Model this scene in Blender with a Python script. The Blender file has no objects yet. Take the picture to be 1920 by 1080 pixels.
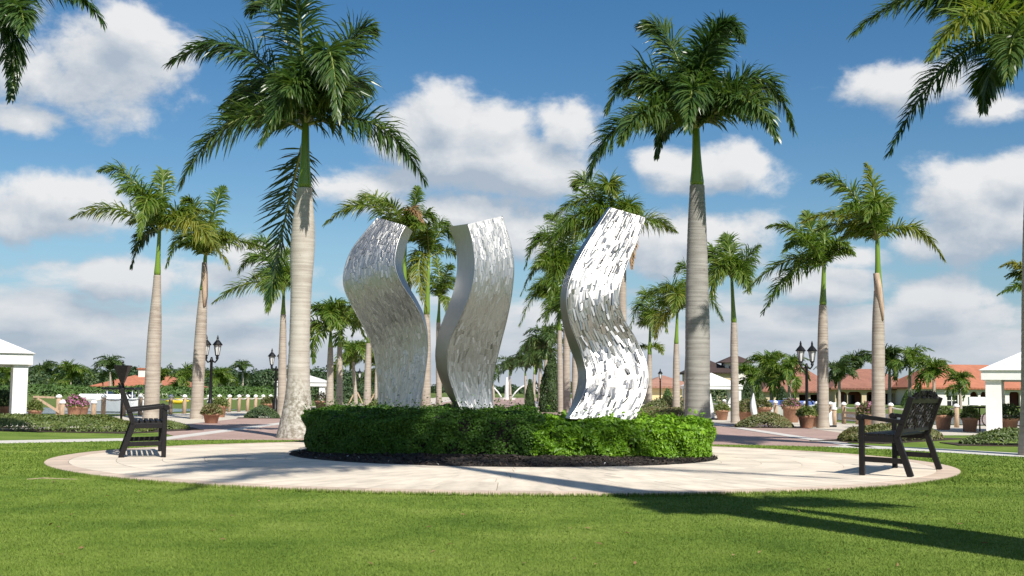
import bpy, math, random
import numpy as np
from mathutils import Vector, Matrix

R = math.radians
rng = np.random.default_rng(11)
random.seed(11)
S = bpy.context.scene
C = S.collection

# ------------------------------------------------------------------ camera
FPX, CAMZ = 2300.0, 1.0
PITCH, ROLL = math.atan(197 / FPX), R(0.6)
cd = bpy.data.cameras.new('camera')
cam = bpy.data.objects.new('camera', cd)
C.objects.link(cam)
cd.sensor_width = 36.0
cd.lens = FPX / 1920 * 36
cd.clip_end = 6000
cam.location = (0, 0, CAMZ)
cam.rotation_mode = 'QUATERNION'
cam.rotation_quaternion = (Matrix.Rotation(R(90) + PITCH, 3, 'X') @ Matrix.Rotation(ROLL, 3, 'Z')).to_quaternion()
S.camera = cam


def pt(px, py, d):
    """World point at distance d (along y) on the sight line of photo pixel (px, py)."""
    dx, dy = px - 960, py - 540
    x0 = dx * math.cos(ROLL) + dy * math.sin(ROLL)
    y0 = -dx * math.sin(ROLL) + dy * math.cos(ROLL)
    t = d / (math.cos(PITCH) + y0 / FPX * math.sin(PITCH))
    return np.array([x0 / FPX * t, d, CAMZ + t * (math.sin(PITCH) - y0 / FPX * math.cos(PITCH))])


def gx(px, d):
    return float(pt(px, 760, d)[0])


# ------------------------------------------------------------------ light
SUN_EL = R(43)
SUN_AZ = math.atan2(0.44, -0.90)          # towards the sun: behind the camera, to its right
sun_dir = Vector((math.sin(SUN_AZ) * math.cos(SUN_EL), math.cos(SUN_AZ) * math.cos(SUN_EL), math.sin(SUN_EL)))
sl = bpy.data.lights.new('sun', 'SUN')
sl.energy = 4.2
sl.angle = R(0.53)
sl.color = (1.0, 0.95, 0.87)
sun = bpy.data.objects.new('sun', sl)
C.objects.link(sun)
sun.location = (20, -20, 40)
sun.rotation_euler = (-sun_dir).to_track_quat('-Z', 'Y').to_euler()

W = bpy.data.worlds.new('World')
S.world = W
W.use_nodes = True
nt = W.node_tree
nt.nodes.clear()


def N(tree, kind, **kw):
    n = tree.nodes.new(kind)
    for k, v in kw.items():
        setattr(n, k, v)
    return n


def math_node(tree, op, a, b=None, c=None, clamp=False):
    n = N(tree, 'ShaderNodeMath', operation=op, use_clamp=clamp)
    for i, v in enumerate((a, b, c)):
        if v is None:
            continue
        if isinstance(v, (int, float)):
            n.inputs[i].default_value = v
        else:
            tree.links.new(v, n.inputs[i])
    return n.outputs[0]


def angles(px, py):
    v = pt(px, py, 100) - np.array([0, 0, CAMZ])
    v = v / np.linalg.norm(v)
    return math.atan2(v[0], v[1]), math.asin(v[2])


CLOUDS = [  # cumulus clouds: centre and half sizes
    (900, 285, 190, 78), (830, 225, 90, 50), (930, 235, 95, 50), (1065, 232, 72, 56), (1000, 320, 130, 52), (780, 260, 80, 60),
    (890, 408, 150, 46), (960, 430, 80, 46), (690, 350, 110, 52), (170, 120, 150, 98), (240, 60, 70, 60), (70, 130, 120, 70), (50, 225, 70, 34),
    (110, 388, 120, 58), (120, 360, 75, 40), (30, 410, 80, 40), (210, 522, 140, 36), (180, 505, 50, 26), (60, 585, 85, 36), (110, 610, 95, 26), (430, 520, 130, 32),
    (1850, 390, 130, 72), (1910, 330, 60, 52), (1800, 440, 130, 40), (1760, 565, 82, 36), (1740, 600, 150, 28), (1690, 165, 110, 42), (1860, 205, 80, 30),
    (1330, 318, 110, 40), (1395, 305, 50, 34), (1240, 300, 60, 32), (1300, 445, 130, 44), (1240, 480, 90, 36), (1570, 530, 90, 34), (1600, 480, 60, 26), (700, 530, 60, 30), (500, 575, 110, 30), (470, 480, 60, 32),
]
grp = bpy.data.node_groups.new('cloud_density', 'ShaderNodeTree')
grp.interface.new_socket('dir', in_out='INPUT', socket_type='NodeSocketVector')
grp.interface.new_socket('density', in_out='OUTPUT', socket_type='NodeSocketFloat')
gi, go = N(grp, 'NodeGroupInput'), N(grp, 'NodeGroupOutput')
L = grp.links.new
sx = N(grp, 'ShaderNodeSeparateXYZ')
L(gi.outputs[0], sx.inputs[0])
az = math_node(grp, 'ARCTAN2', sx.outputs[0], sx.outputs[1])
el = math_node(grp, 'ARCSINE', sx.outputs[2])
ae = N(grp, 'ShaderNodeCombineXYZ')
L(az, ae.inputs[0])
L(el, ae.inputs[1])
field = None
for (px, py, hx, hy) in CLOUDS:
    a, e = angles(px, py)
    hx, hy = hx * 1.10 / FPX, hy * 1.12 / FPX
    m = N(grp, 'ShaderNodeVectorMath', operation='MULTIPLY_ADD')
    m.inputs[1].default_value = (1 / hx, 1 / hy, 0)
    m.inputs[2].default_value = (-a / hx, -e / hy, 0)
    L(ae.outputs[0], m.inputs[0])
    ln = N(grp, 'ShaderNodeVectorMath', operation='LENGTH')
    L(m.outputs[0], ln.inputs[0])
    v = math_node(grp, 'SUBTRACT', 1.0, ln.outputs['Value'])
    field = v if field is None else math_node(grp, 'SMOOTH_MAX', field, v, 0.12)
# the same kind of clouds goes on all round, outside the named ones
big = N(grp, 'ShaderNodeTexNoise', noise_dimensions='3D')
mp = N(grp, 'ShaderNodeMapping')
mp.inputs['Scale'].default_value = (1, 1, 2.0)
L(gi.outputs[0], mp.inputs[0])
L(mp.outputs[0], big.inputs['Vector'])
big.inputs['Scale'].default_value = 4.2
big.inputs['Detail'].default_value = 1.0
gen = math_node(grp, 'MULTIPLY_ADD', big.outputs[0], 4.5, -2.75)
away = N(grp, 'ShaderNodeMapRange', interpolation_type='SMOOTHSTEP')
away.inputs['From Min'].default_value = 0.38
away.inputs['From Max'].default_value = 0.55
away.inputs['To Min'].default_value = -2.0
away.inputs['To Max'].default_value = 0.0
L(math_node(grp, 'ABSOLUTE', az), away.inputs['Value'])
gen2 = math_node(grp, 'ADD', gen, away.outputs[0])
high = math_node(grp, 'MULTIPLY_ADD', el, 8.0, -3.0, clamp=True)
gen3 = math_node(grp, 'MAXIMUM', gen2, math_node(grp, 'MULTIPLY_ADD', high, 2.0, math_node(grp, 'ADD', gen, -2.0)))
field = math_node(grp, 'MAXIMUM', field, math_node(grp, 'MINIMUM', gen3, 0.8))
# billows
fb = N(grp, 'ShaderNodeTexNoise', noise_dimensions='3D')
fb.inputs['Scale'].default_value = 13
fb.inputs['Detail'].default_value = 10
fb.inputs['Roughness'].default_value = 0.60
fb.inputs['Distortion'].default_value = 0.15
mp2 = N(grp, 'ShaderNodeMapping')
mp2.inputs['Scale'].default_value = (1, 1, 1.5)
L(gi.outputs[0], mp2.inputs[0])
L(mp2.outputs[0], fb.inputs['Vector'])
bil = math_node(grp, 'MULTIPLY_ADD', fb.outputs[0], 2.7, -1.35)
d0 = math_node(grp, 'ADD', field, bil)
# low stratus near the horizon
st = N(grp, 'ShaderNodeTexNoise', noise_dimensions='3D')
st.inputs['Scale'].default_value = 9
st.inputs['Detail'].default_value = 6
st.inputs['Roughness'].default_value = 0.55
mp3 = N(grp, 'ShaderNodeMapping')
mp3.inputs['Scale'].default_value = (1, 1, 4.0)
L(gi.outputs[0], mp3.inputs[0])
L(mp3.outputs[0], st.inputs['Vector'])
lowm = N(grp, 'ShaderNodeMapRange', interpolation_type='SMOOTHSTEP')
lowm.inputs['From Min'].default_value = 0.035
lowm.inputs['From Max'].default_value = 0.125
lowm.inputs['To Min'].default_value = 0.52
lowm.inputs['To Max'].default_value = -0.7
L(el, lowm.inputs['Value'])
strat = math_node(grp, 'ADD', math_node(grp, 'MULTIPLY_ADD', st.outputs[0], 2.6, -1.3), lowm.outputs[0])
d1 = math_node(grp, 'MAXIMUM', d0, math_node(grp, 'MINIMUM', strat, 0.55))
L(d1, go.inputs[0])

L = nt.links.new
tc = N(nt, 'ShaderNodeTexCoord')
g1 = N(nt, 'ShaderNodeGroup')
g1.node_tree = grp
L(tc.outputs['Generated'], g1.inputs[0])
up = N(nt, 'ShaderNodeVectorMath', operation='ADD')
up.inputs[1].default_value = (0.010, 0, 0.020)
L(tc.outputs['Generated'], up.inputs[0])
g2 = N(nt, 'ShaderNodeGroup')
g2.node_tree = grp
L(up.outputs[0], g2.inputs[0])
alpha = N(nt, 'ShaderNodeMapRange', interpolation_type='SMOOTHSTEP')
alpha.inputs['From Min'].default_value = -0.22
alpha.inputs['From Max'].default_value = 0.40
alpha.inputs['To Max'].default_value = 0.97
L(g1.outputs[0], alpha.inputs['Value'])
# bright where the cloud thins towards the sun, grey where more cloud lies above
diff = math_node(nt, 'SUBTRACT', g1.outputs[0], g2.outputs[0])
shade = math_node(nt, 'MULTIPLY_ADD', diff, 0.65, 0.55, clamp=True)
thick = math_node(nt, 'MULTIPLY', g2.outputs[0], 0.30, clamp=True)
shade2 = math_node(nt, 'SUBTRACT', shade, thick, clamp=True)
sep = N(nt, 'ShaderNodeSeparateXYZ')
L(tc.outputs['Generated'], sep.inputs[0])
lowdim = N(nt, 'ShaderNodeMapRange', interpolation_type='SMOOTHSTEP')
lowdim.inputs['From Min'].default_value = 0.0
lowdim.inputs['From Max'].default_value = 0.16
lowdim.inputs['To Min'].default_value = 0.62
lowdim.inputs['To Max'].default_value = 1.0
L(sep.outputs[2], lowdim.inputs['Value'])
cr = N(nt, 'ShaderNodeMix', data_type='RGBA')
cr.inputs['A'].default_value = (0.46, 0.54, 0.64, 1)
cr.inputs['B'].default_value = (0.92, 0.925, 0.93, 1)
L(math_node(nt, 'MULTIPLY', shade2, lowdim.outputs[0]), cr.inputs['Factor'])
sky = N(nt, 'ShaderNodeTexSky', sky_type='NISHITA')
sky.sun_disc = False
sky.sun_elevation = SUN_EL
sky.sun_rotation = SUN_AZ
sky.altitude = 0
sky.air_density = 1.0
sky.dust_density = 0.25
sky.ozone_density = 2.0
hs = N(nt, 'ShaderNodeHueSaturation')
hs.inputs['Saturation'].default_value = 1.34
hs.inputs['Value'].default_value = 1.0
air = N(nt, 'ShaderNodeMapRange', interpolation_type='SMOOTHSTEP')      # moist blue air towards the horizon
air.inputs['From Min'].default_value = 0.0
air.inputs['From Max'].default_value = 0.13
sep0 = N(nt, 'ShaderNodeSeparateXYZ')
L(tc.outputs['Generated'], sep0.inputs[0])
L(sep0.outputs[2], air.inputs['Value'])
tone = N(nt, 'ShaderNodeMix', data_type='RGBA')
tone.inputs['A'].default_value = (0.62, 0.70, 0.92, 1)
tone.inputs['B'].default_value = (1.0, 1.0, 1.0, 1)
L(air.outputs[0], tone.inputs['Factor'])
tm = N(nt, 'ShaderNodeVectorMath', operation='MULTIPLY')
L(sky.outputs[0], tm.inputs[0])
L(tone.outputs['Result'], tm.inputs[1])
L(tm.outputs[0], hs.inputs['Color'])
b1 = N(nt, 'ShaderNodeBackground')
b1.inputs['Strength'].default_value = 0.060
L(hs.outputs[0], b1.inputs['Color'])
b2 = N(nt, 'ShaderNodeBackground')
b2.inputs['Strength'].default_value = 0.61
L(cr.outputs['Result'], b2.inputs['Color'])
ms = N(nt, 'ShaderNodeMixShader')
L(alpha.outputs[0], ms.inputs[0])
L(b1.outputs[0], ms.inputs[1])
L(b2.outputs[0], ms.inputs[2])
ow = N(nt, 'ShaderNodeOutputWorld')
L(ms.outputs[0], ow.inputs[0])
W.cycles.sampling_method = 'MANUAL'
W.cycles.sample_map_resolution = 512

S.view_settings.view_transform = 'Standard'
S.view_settings.look = 'None'
S.view_settings.gamma = 1.0
S.view_settings.use_curve_mapping = False
S.view_settings.exposure = 0.60
S.cycles.max_bounces = 6
S.cycles.transparent_max_bounces = 8
S.cycles.caustics_reflective = False
S.cycles.caustics_refractive = False


# ------------------------------------------------------------------ materials
def mat(name, rgb, rough=0.6, amt=0.25, scale=4.0, bump=0.0, bscale=None, metal=0.0, spec=0.5, coords='Object', rnd=0.0, detail=5, stretch=(1, 1, 1)):
    m = bpy.data.materials.new(name)
    m.use_nodes = True
    t = m.node_tree
    p = t.nodes['Principled BSDF']
    p.inputs['Roughness'].default_value = rough
    p.inputs['Metallic'].default_value = metal
    p.inputs['Specular IOR Level'].default_value = spec
    co = N(t, 'ShaderNodeTexCoord')
    mpn = N(t, 'ShaderNodeMapping')
    mpn.inputs['Scale'].default_value = stretch
    t.links.new(co.outputs[coords], mpn.inputs[0])
    nz = N(t, 'ShaderNodeTexNoise')
    nz.inputs['Scale'].default_value = scale
    nz.inputs['Detail'].default_value = detail
    nz.inputs['Roughness'].default_value = 0.6
    t.links.new(mpn.outputs[0], nz.inputs['Vector'])
    mr = N(t, 'ShaderNodeMapRange')
    mr.inputs['From Min'].default_value = 0.3
    mr.inputs['From Max'].default_value = 0.7
    mr.inputs['To Min'].default_value = 1 - amt
    mr.inputs['To Max'].default_value = 1 + amt
    t.links.new(nz.outputs[0], mr.inputs['Value'])
    f = mr.outputs[0]
    if rnd:
        oi = N(t, 'ShaderNodeObjectInfo')
        f = math_node(t, 'MULTIPLY', f, math_node(t, 'MULTIPLY_ADD', oi.outputs['Random'], 2 * rnd, 1 - rnd))
    mx = N(t, 'ShaderNodeVectorMath', operation='SCALE')
    mx.inputs[0].default_value = rgb
    t.links.new(f, mx.inputs['Scale'])
    t.links.new(mx.outputs[0], p.inputs['Base Color'])
    if bump:
        bn = N(t, 'ShaderNodeTexNoise')
        bn.inputs['Scale'].default_value = bscale or scale * 6
        bn.inputs['Detail'].default_value = 4
        t.links.new(mpn.outputs[0], bn.inputs['Vector'])
        b = N(t, 'ShaderNodeBump')
        b.inputs['Strength'].default_value = bump
        b.inputs['Distance'].default_value = 0.02
        t.links.new(bn.outputs[0], b.inputs['Height'])
        t.links.new(b.outputs[0], p.inputs['Normal'])
    return m


def leaf_mat(name, c0, c1, c2, rough=0.42, trans=0.28, spec=0.5):
    """tint 0..1 runs from c0 over c1 to c2; light also comes through the leaf."""
    m = bpy.data.materials.new(name)
    m.use_nodes = True
    t = m.node_tree
    p = t.nodes['Principled BSDF']
    out = t.nodes['Material Output']
    at_ = N(t, 'ShaderNodeAttribute', attribute_name='tint')
    r = N(t, 'ShaderNodeValToRGB')
    r.color_ramp.elements[0].color = (*c0, 1)
    r.color_ramp.elements[1].color = (*c2, 1)
    e = r.color_ramp.elements.new(0.5)
    e.color = (*c1, 1)
    t.links.new(at_.outputs['Fac'], r.inputs[0])
    t.links.new(r.outputs[0], p.inputs['Base Color'])
    p.inputs['Roughness'].default_value = rough
    p.inputs['Specular IOR Level'].default_value = spec
    tr = N(t, 'ShaderNodeBsdfTranslucent')
    br = N(t, 'ShaderNodeVectorMath', operation='MULTIPLY')
    br.inputs[1].default_value = (1.5, 1.5, 0.7)
    t.links.new(r.outputs[0], br.inputs[0])
    t.links.new(br.outputs[0], tr.inputs['Color'])
    mix = N(t, 'ShaderNodeMixShader')
    mix.inputs[0].default_value = trans
    t.links.new(p.outputs[0], mix.inputs[1])
    t.links.new(tr.outputs[0], mix.inputs[2])
    t.links.new(mix.outputs[0], out.inputs[0])
    return m


M = {}
M['frond_dark'] = leaf_mat('palm leaf dark', (0.024, 0.058, 0.016), (0.060, 0.120, 0.030), (0.160, 0.200, 0.045), 0.33, 0.34)
M['frond_mid'] = leaf_mat('palm leaf', (0.042, 0.092, 0.014), (0.110, 0.190, 0.026), (0.270, 0.270, 0.055), 0.40, 0.38)
M['frond_far'] = leaf_mat('palm leaf far', (0.034, 0.070, 0.020), (0.065, 0.118, 0.030), (0.150, 0.170, 0.050), 0.45)
M['frond_dry'] = leaf_mat('dry palm leaf', (0.16, 0.09, 0.04), (0.26, 0.15, 0.07), (0.36, 0.24, 0.12), 0.7, 0.15)
M['rachis'] = mat('leaf stem', (0.20, 0.24, 0.06), 0.4, 0.2, 3)
M['shaft'] = mat('crownshaft', (0.145, 0.235, 0.028), 0.28, 0.25, 2.0, stretch=(1, 1, 0.3))
M['sheath'] = mat('dry sheath', (0.44, 0.325, 0.235), 0.7, 0.3, 6, 0.3, stretch=(3, 3, 0.4))
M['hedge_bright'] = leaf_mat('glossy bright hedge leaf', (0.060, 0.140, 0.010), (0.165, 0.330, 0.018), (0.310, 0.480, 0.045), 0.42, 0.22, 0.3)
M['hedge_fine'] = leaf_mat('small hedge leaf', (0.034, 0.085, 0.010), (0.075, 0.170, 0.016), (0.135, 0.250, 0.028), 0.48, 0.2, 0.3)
M['shrub'] = leaf_mat('shrub leaf', (0.065, 0.105, 0.022), (0.130, 0.175, 0.040), (0.220, 0.235, 0.070), 0.5, 0.2)
M['red_shrub'] = leaf_mat('reddish shrub leaf', (0.070, 0.095, 0.028), (0.150, 0.170, 0.050), (0.300, 0.190, 0.120), 0.5, 0.2)
M['pink_flower'] = leaf_mat('pink blossom', (0.10, 0.12, 0.04), (0.38, 0.12, 0.26), (0.55, 0.22, 0.42), 0.6, 0.3)
M['woods'] = leaf_mat('wood leaf', (0.016, 0.040, 0.013), (0.034, 0.074, 0.022), (0.090, 0.130, 0.036), 0.6, 0.12)
M['field_hedge'] = leaf_mat('field hedge leaf', (0.035, 0.080, 0.014), (0.070, 0.140, 0.025), (0.120, 0.200, 0.040), 0.6, 0.15)
M['cypress'] = leaf_mat('cypress leaf', (0.020, 0.045, 0.010), (0.042, 0.085, 0.018), (0.085, 0.130, 0.030), 0.55, 0.12)
M['hedge_core'] = mat('hedge_core', (0.035, 0.028, 0.018), 0.9, 0.4, 12)  # dark filler colour for the shaded inside of the hedges
M['bark'] = mat('thin bark', (0.30, 0.24, 0.18), 0.85, 0.3, 8, 0.4)
M['black'] = mat('black paint', (0.006, 0.006, 0.006), 0.42, 0.3, 20, 0.08, spec=0.35)
M['bench'] = mat('black stained wood', (0.0065, 0.005, 0.005), 0.50, 0.35, 9, 0.15, 60, stretch=(1, 1, 4), spec=0.3)
M['white'] = mat('white paint', (0.80, 0.79, 0.77), 0.55, 0.05, 3, 0.05)
M['lamp_glass'] = mat('frosted lamp glass', (0.62, 0.63, 0.62), 0.25, 0.05, 3)
M['terracotta'] = mat('terracotta', (0.36, 0.19, 0.12), 0.85, 0.22, 7, 0.2, rnd=0.12)
M['soil'] = mat('bed soil', (0.055, 0.038, 0.026), 0.95, 0.5, 30, 0.8)
M['mulch'] = mat('dark mulch', (0.022, 0.016, 0.012), 0.9, 0.6, 45, 1.0, 90)
M['chip'] = mat('mulch chip', (0.055, 0.040, 0.030), 0.85, 0.4, 20)
M['post'] = mat('dock post wood', (0.42, 0.30, 0.20), 0.8, 0.25, 8, 0.3, stretch=(3, 3, 0.6), rnd=0.15)
M['rope'] = mat('white rope', (0.66, 0.64, 0.58), 0.9, 0.15, 40, 0.4)
M['travertine'] = mat('travertine tile', (0.70, 0.61, 0.485), 0.72, 0.17, 2.6, 0.12, 40, rnd=0.11, stretch=(0.7, 2.2, 1))
M['rim'] = mat('pinkish rim tile', (0.56, 0.44, 0.34), 0.75, 0.15, 3, 0.12, 40, rnd=0.10)
M['joint'] = mat('tile joint', (0.38, 0.31, 0.24), 0.9, 0.2, 20)
M['concrete'] = mat('pale concrete', (0.60, 0.57, 0.52), 0.8, 0.10, 3, 0.15, 60, coords='Object')
M['plaza'] = mat('beige plaza', (0.58, 0.52, 0.43), 0.8, 0.10, 1.2, 0.1, 40)
M['wall_cream'] = mat('cream stucco', (0.56, 0.46, 0.30), 0.85, 0.08, 0.6)
M['wall_yellow'] = mat('yellow stucco', (0.66, 0.55, 0.30), 0.85, 0.06, 0.6)
M['wall_white'] = mat('white stucco', (0.72, 0.69, 0.64), 0.85, 0.05, 0.6)
M['dark_glass'] = mat('dark window', (0.018, 0.020, 0.024), 0.12, 0.2, 1)
M['red_brown'] = mat('red brown wood', (0.20, 0.055, 0.035), 0.6, 0.2, 2)
M['boat'] = mat('boat hull', (0.78, 0.78, 0.78), 0.25, 0.04, 2)
M['boat_blue'] = mat('blue cover', (0.05, 0.10, 0.30), 0.6, 0.2, 3)
M['yellow'] = mat('yellow plastic', (0.75, 0.55, 0.03), 0.4, 0.05, 3)


def roof_mat(name, a, b):
    """Barrel tile roof: rows of tiles of uneven colour."""
    m = bpy.data.materials.new(name)
    m.use_nodes = True
    t = m.node_tree
    p = t.nodes['Principled BSDF']
    p.inputs['Roughness'].default_value = 0.85
    co = N(t, 'ShaderNodeTexCoord')
    sp = N(t, 'ShaderNodeSeparateXYZ')
    t.links.new(co.outputs['Object'], sp.inputs[0])
    xy = math_node(t, 'ADD', sp.outputs[0], sp.outputs[1])
    cb = N(t, 'ShaderNodeCombineXYZ')
    t.links.new(math_node(t, 'FLOOR', math_node(t, 'MULTIPLY', xy, 2.2)), cb.inputs[0])
    t.links.new(math_node(t, 'FLOOR', math_node(t, 'MULTIPLY', sp.outputs[2], 5.0)), cb.inputs[1])
    wn = N(t, 'ShaderNodeTexWhiteNoise', noise_dimensions='2D')
    t.links.new(cb.outputs[0], wn.inputs['Vector'])
    nz = N(t, 'ShaderNodeTexNoise')
    nz.inputs['Scale'].default_value = 0.5
    t.links.new(co.outputs['Object'], nz.inputs['Vector'])
    mx = N(t, 'ShaderNodeMix', data_type='RGBA')
    mx.inputs['A'].default_value = (*a, 1)
    mx.inputs['B'].default_value = (*b, 1)
    t.links.new(math_node(t, 'MULTIPLY_ADD', wn.outputs['Value'], 0.55, math_node(t, 'MULTIPLY_ADD', nz.outputs[0], 0.9, -0.2), clamp=True), mx.inputs['Factor'])
    t.links.new(mx.outputs['Result'], p.inputs['Base Color'])
    wv = math_node(t, 'FRACT', math_node(t, 'MULTIPLY', sp.outputs[2], 5.0))
    wv2 = math_node(t, 'ABSOLUTE', math_node(t, 'SINE', math_node(t, 'MULTIPLY', xy, 6.9)))
    b_ = N(t, 'ShaderNodeBump')
    b_.inputs['Strength'].default_value = 0.7
    b_.inputs['Distance'].default_value = 0.08
    t.links.new(math_node(t, 'ADD', wv, wv2), b_.inputs['Height'])
    t.links.new(b_.outputs[0], p.inputs['Normal'])
    return m


M['roof_red'] = roof_mat('red tile roof', (0.34, 0.155, 0.105), (0.23, 0.10, 0.072))
M['roof_orange'] = roof_mat('orange tile roof', (0.50, 0.19, 0.105), (0.36, 0.135, 0.08))
M['roof_dark'] = roof_mat('brown tile roof', (0.075, 0.045, 0.038), (0.050, 0.032, 0.028))
M['roof_pink'] = roof_mat('pinkish tile roof', (0.46, 0.25, 0.18), (0.34, 0.17, 0.12))


def trunk_mat(name, base, dark, lichen):
    m = bpy.data.materials.new(name)
    m.use_nodes = True
    t = m.node_tree
    p = t.nodes['Principled BSDF']
    p.inputs['Roughness'].default_value = 0.8
    co = N(t, 'ShaderNodeTexCoord')
    wv = N(t, 'ShaderNodeTexNoise')
    mpn = N(t, 'ShaderNodeMapping')
    mpn.inputs['Scale'].default_value = (0.5, 0.5, 9.0)
    t.links.new(co.outputs['Object'], mpn.inputs[0])
    t.links.new(mpn.outputs[0], wv.inputs['Vector'])
    wv.inputs['Scale'].default_value = 2.6
    wv.inputs['Detail'].default_value = 5
    blot = N(t, 'ShaderNodeTexNoise')
    blot.inputs['Scale'].default_value = 2.2
    blot.inputs['Detail'].default_value = 6
    blot.inputs['Roughness'].default_value = 0.65
    t.links.new(co.outputs['Object'], blot.inputs['Vector'])
    mr = N(t, 'ShaderNodeMapRange')
    mr.inputs['From Min'].default_value = 0.35
    mr.inputs['From Max'].default_value = 0.68
    t.links.new(math_node(t, 'MULTIPLY_ADD', wv.outputs[0], 0.6, math_node(t, 'MULTIPLY', blot.outputs[0], 0.4)), mr.inputs['Value'])
    mx = N(t, 'ShaderNodeMix', data_type='RGBA')
    mx.inputs['A'].default_value = (*dark, 1)
    mx.inputs['B'].default_value = (*base, 1)
    t.links.new(mr.outputs[0], mx.inputs['Factor'])
    sc_ = N(t, 'ShaderNodeTexNoise')      # scars and stains
    sc_.inputs['Scale'].default_value = 7
    sc_.inputs['Detail'].default_value = 7
    sc_.inputs['Roughness'].default_value = 0.7
    mp_ = N(t, 'ShaderNodeMapping')
    mp_.inputs['Scale'].default_value = (0.7, 0.7, 1.0)
    t.links.new(co.outputs['Object'], mp_.inputs[0])
    t.links.new(mp_.outputs[0], sc_.inputs['Vector'])
    sr = N(t, 'ShaderNodeMapRange')
    sr.inputs['From Min'].default_value = 0.60
    sr.inputs['From Max'].default_value = 0.70
    sr.inputs['To Max'].default_value = 0.55
    t.links.new(sc_.outputs[0], sr.inputs['Value'])
    ms2 = N(t, 'ShaderNodeMix', data_type='RGBA')
    t.links.new(sr.outputs[0], ms2.inputs['Factor'])
    t.links.new(mx.outputs['Result'], ms2.inputs['A'])
    ms2.inputs['B'].default_value = (dark[0] * 0.55, dark[1] * 0.53, dark[2] * 0.5, 1)
    res = ms2.outputs['Result']
    if lichen:   # rough grey and white scaly bark and moss on the lowest metre
        sp = N(t, 'ShaderNodeSeparateXYZ')
        t.links.new(co.outputs['Object'], sp.inputs[0])
        vz = N(t, 'ShaderNodeTexNoise')
        vz.inputs['Scale'].default_value = 13
        vz.inputs['Detail'].default_value = 8
        vz.inputs['Roughness'].default_value = 0.7
        t.links.new(co.outputs['Object'], vz.inputs['Vector'])
        r = N(t, 'ShaderNodeValToRGB')
        r.color_ramp.elements[0].position = 0.42
        r.color_ramp.elements[0].color = (0.21, 0.185, 0.14, 1)
        r.color_ramp.elements[1].position = 0.60
        r.color_ramp.elements[1].color = (0.50, 0.48, 0.425, 1)
        t.links.new(vz.outputs[0], r.inputs[0])
        lo = N(t, 'ShaderNodeMapRange', interpolation_type='SMOOTHSTEP')
        lo.inputs['From Min'].default_value = 1.5
        lo.inputs['From Max'].default_value = 0.75
        t.links.new(math_node(t, 'ADD', sp.outputs[2], math_node(t, 'MULTIPLY_ADD', blot.outputs[0], 1.4, -0.7)), lo.inputs['Value'])
        m2 = N(t, 'ShaderNodeMix', data_type='RGBA')
        t.links.new(lo.outputs[0], m2.inputs['Factor'])
        t.links.new(res, m2.inputs['A'])
        t.links.new(r.outputs[0], m2.inputs['B'])
        res = m2.outputs['Result']
    t.links.new(res, p.inputs['Base Color'])
    b = N(t, 'ShaderNodeBump')
    b.inputs['Strength'].default_value = 0.35
    b.inputs['Distance'].default_value = 0.02
    t.links.new(wv.outputs[0], b.inputs['Height'])
    t.links.new(b.outputs[0], p.inputs['Normal'])
    return m


M['trunk'] = trunk_mat('royal palm trunk', (0.47, 0.42, 0.35), (0.26, 0.21, 0.165), False)
M['trunk_near'] = trunk_mat('near royal palm trunk', (0.54, 0.505, 0.44), (0.36, 0.315, 0.265), True)
M['trunk_grey'] = trunk_mat('grey royal palm trunk', (0.36, 0.345, 0.31), (0.20, 0.185, 0.165), False)


def metal_mat(name, rough, var, base=(0.44, 0.435, 0.42)):
    m = bpy.data.materials.new(name)
    m.use_nodes = True
    t = m.node_tree
    p = t.nodes['Principled BSDF']
    p.inputs['Metallic'].default_value = 1.0
    co = N(t, 'ShaderNodeTexCoord')
    mpn = N(t, 'ShaderNodeMapping')
    mpn.inputs['Scale'].default_value = (14, 14, 1.0)
    t.links.new(co.outputs['Object'], mpn.inputs[0])
    nz = N(t, 'ShaderNodeTexNoise')
    nz.inputs['Scale'].default_value = 4
    nz.inputs['Detail'].default_value = 5
    t.links.new(mpn.outputs[0], nz.inputs['Vector'])
    at_ = N(t, 'ShaderNodeAttribute', attribute_name='tint')
    t.links.new(math_node(t, 'ADD', math_node(t, 'MULTIPLY_ADD', nz.outputs[0], 0.14, rough - 0.07), math_node(t, 'MULTIPLY', at_.outputs['Fac'], var)), p.inputs['Roughness'])
    sc = N(t, 'ShaderNodeVectorMath', operation='SCALE')
    sc.inputs[0].default_value = base
    t.links.new(math_node(t, 'MULTIPLY_ADD', nz.outputs[0], 0.35, 0.82), sc.inputs['Scale'])
    t.links.new(sc.outputs[0], p.inputs['Base Color'])
    return m


M['steel'] = metal_mat('brushed stainless steel', 0.36, 0.0)
M['steel_recess'] = metal_mat('darker steel between patches', 0.50, 0.0, (0.34, 0.335, 0.325))  # darker base colour, so gaps between patches show as grey lines
M['steel_patch'] = metal_mat('ground stainless steel patches', 0.36, 0.08)


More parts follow.
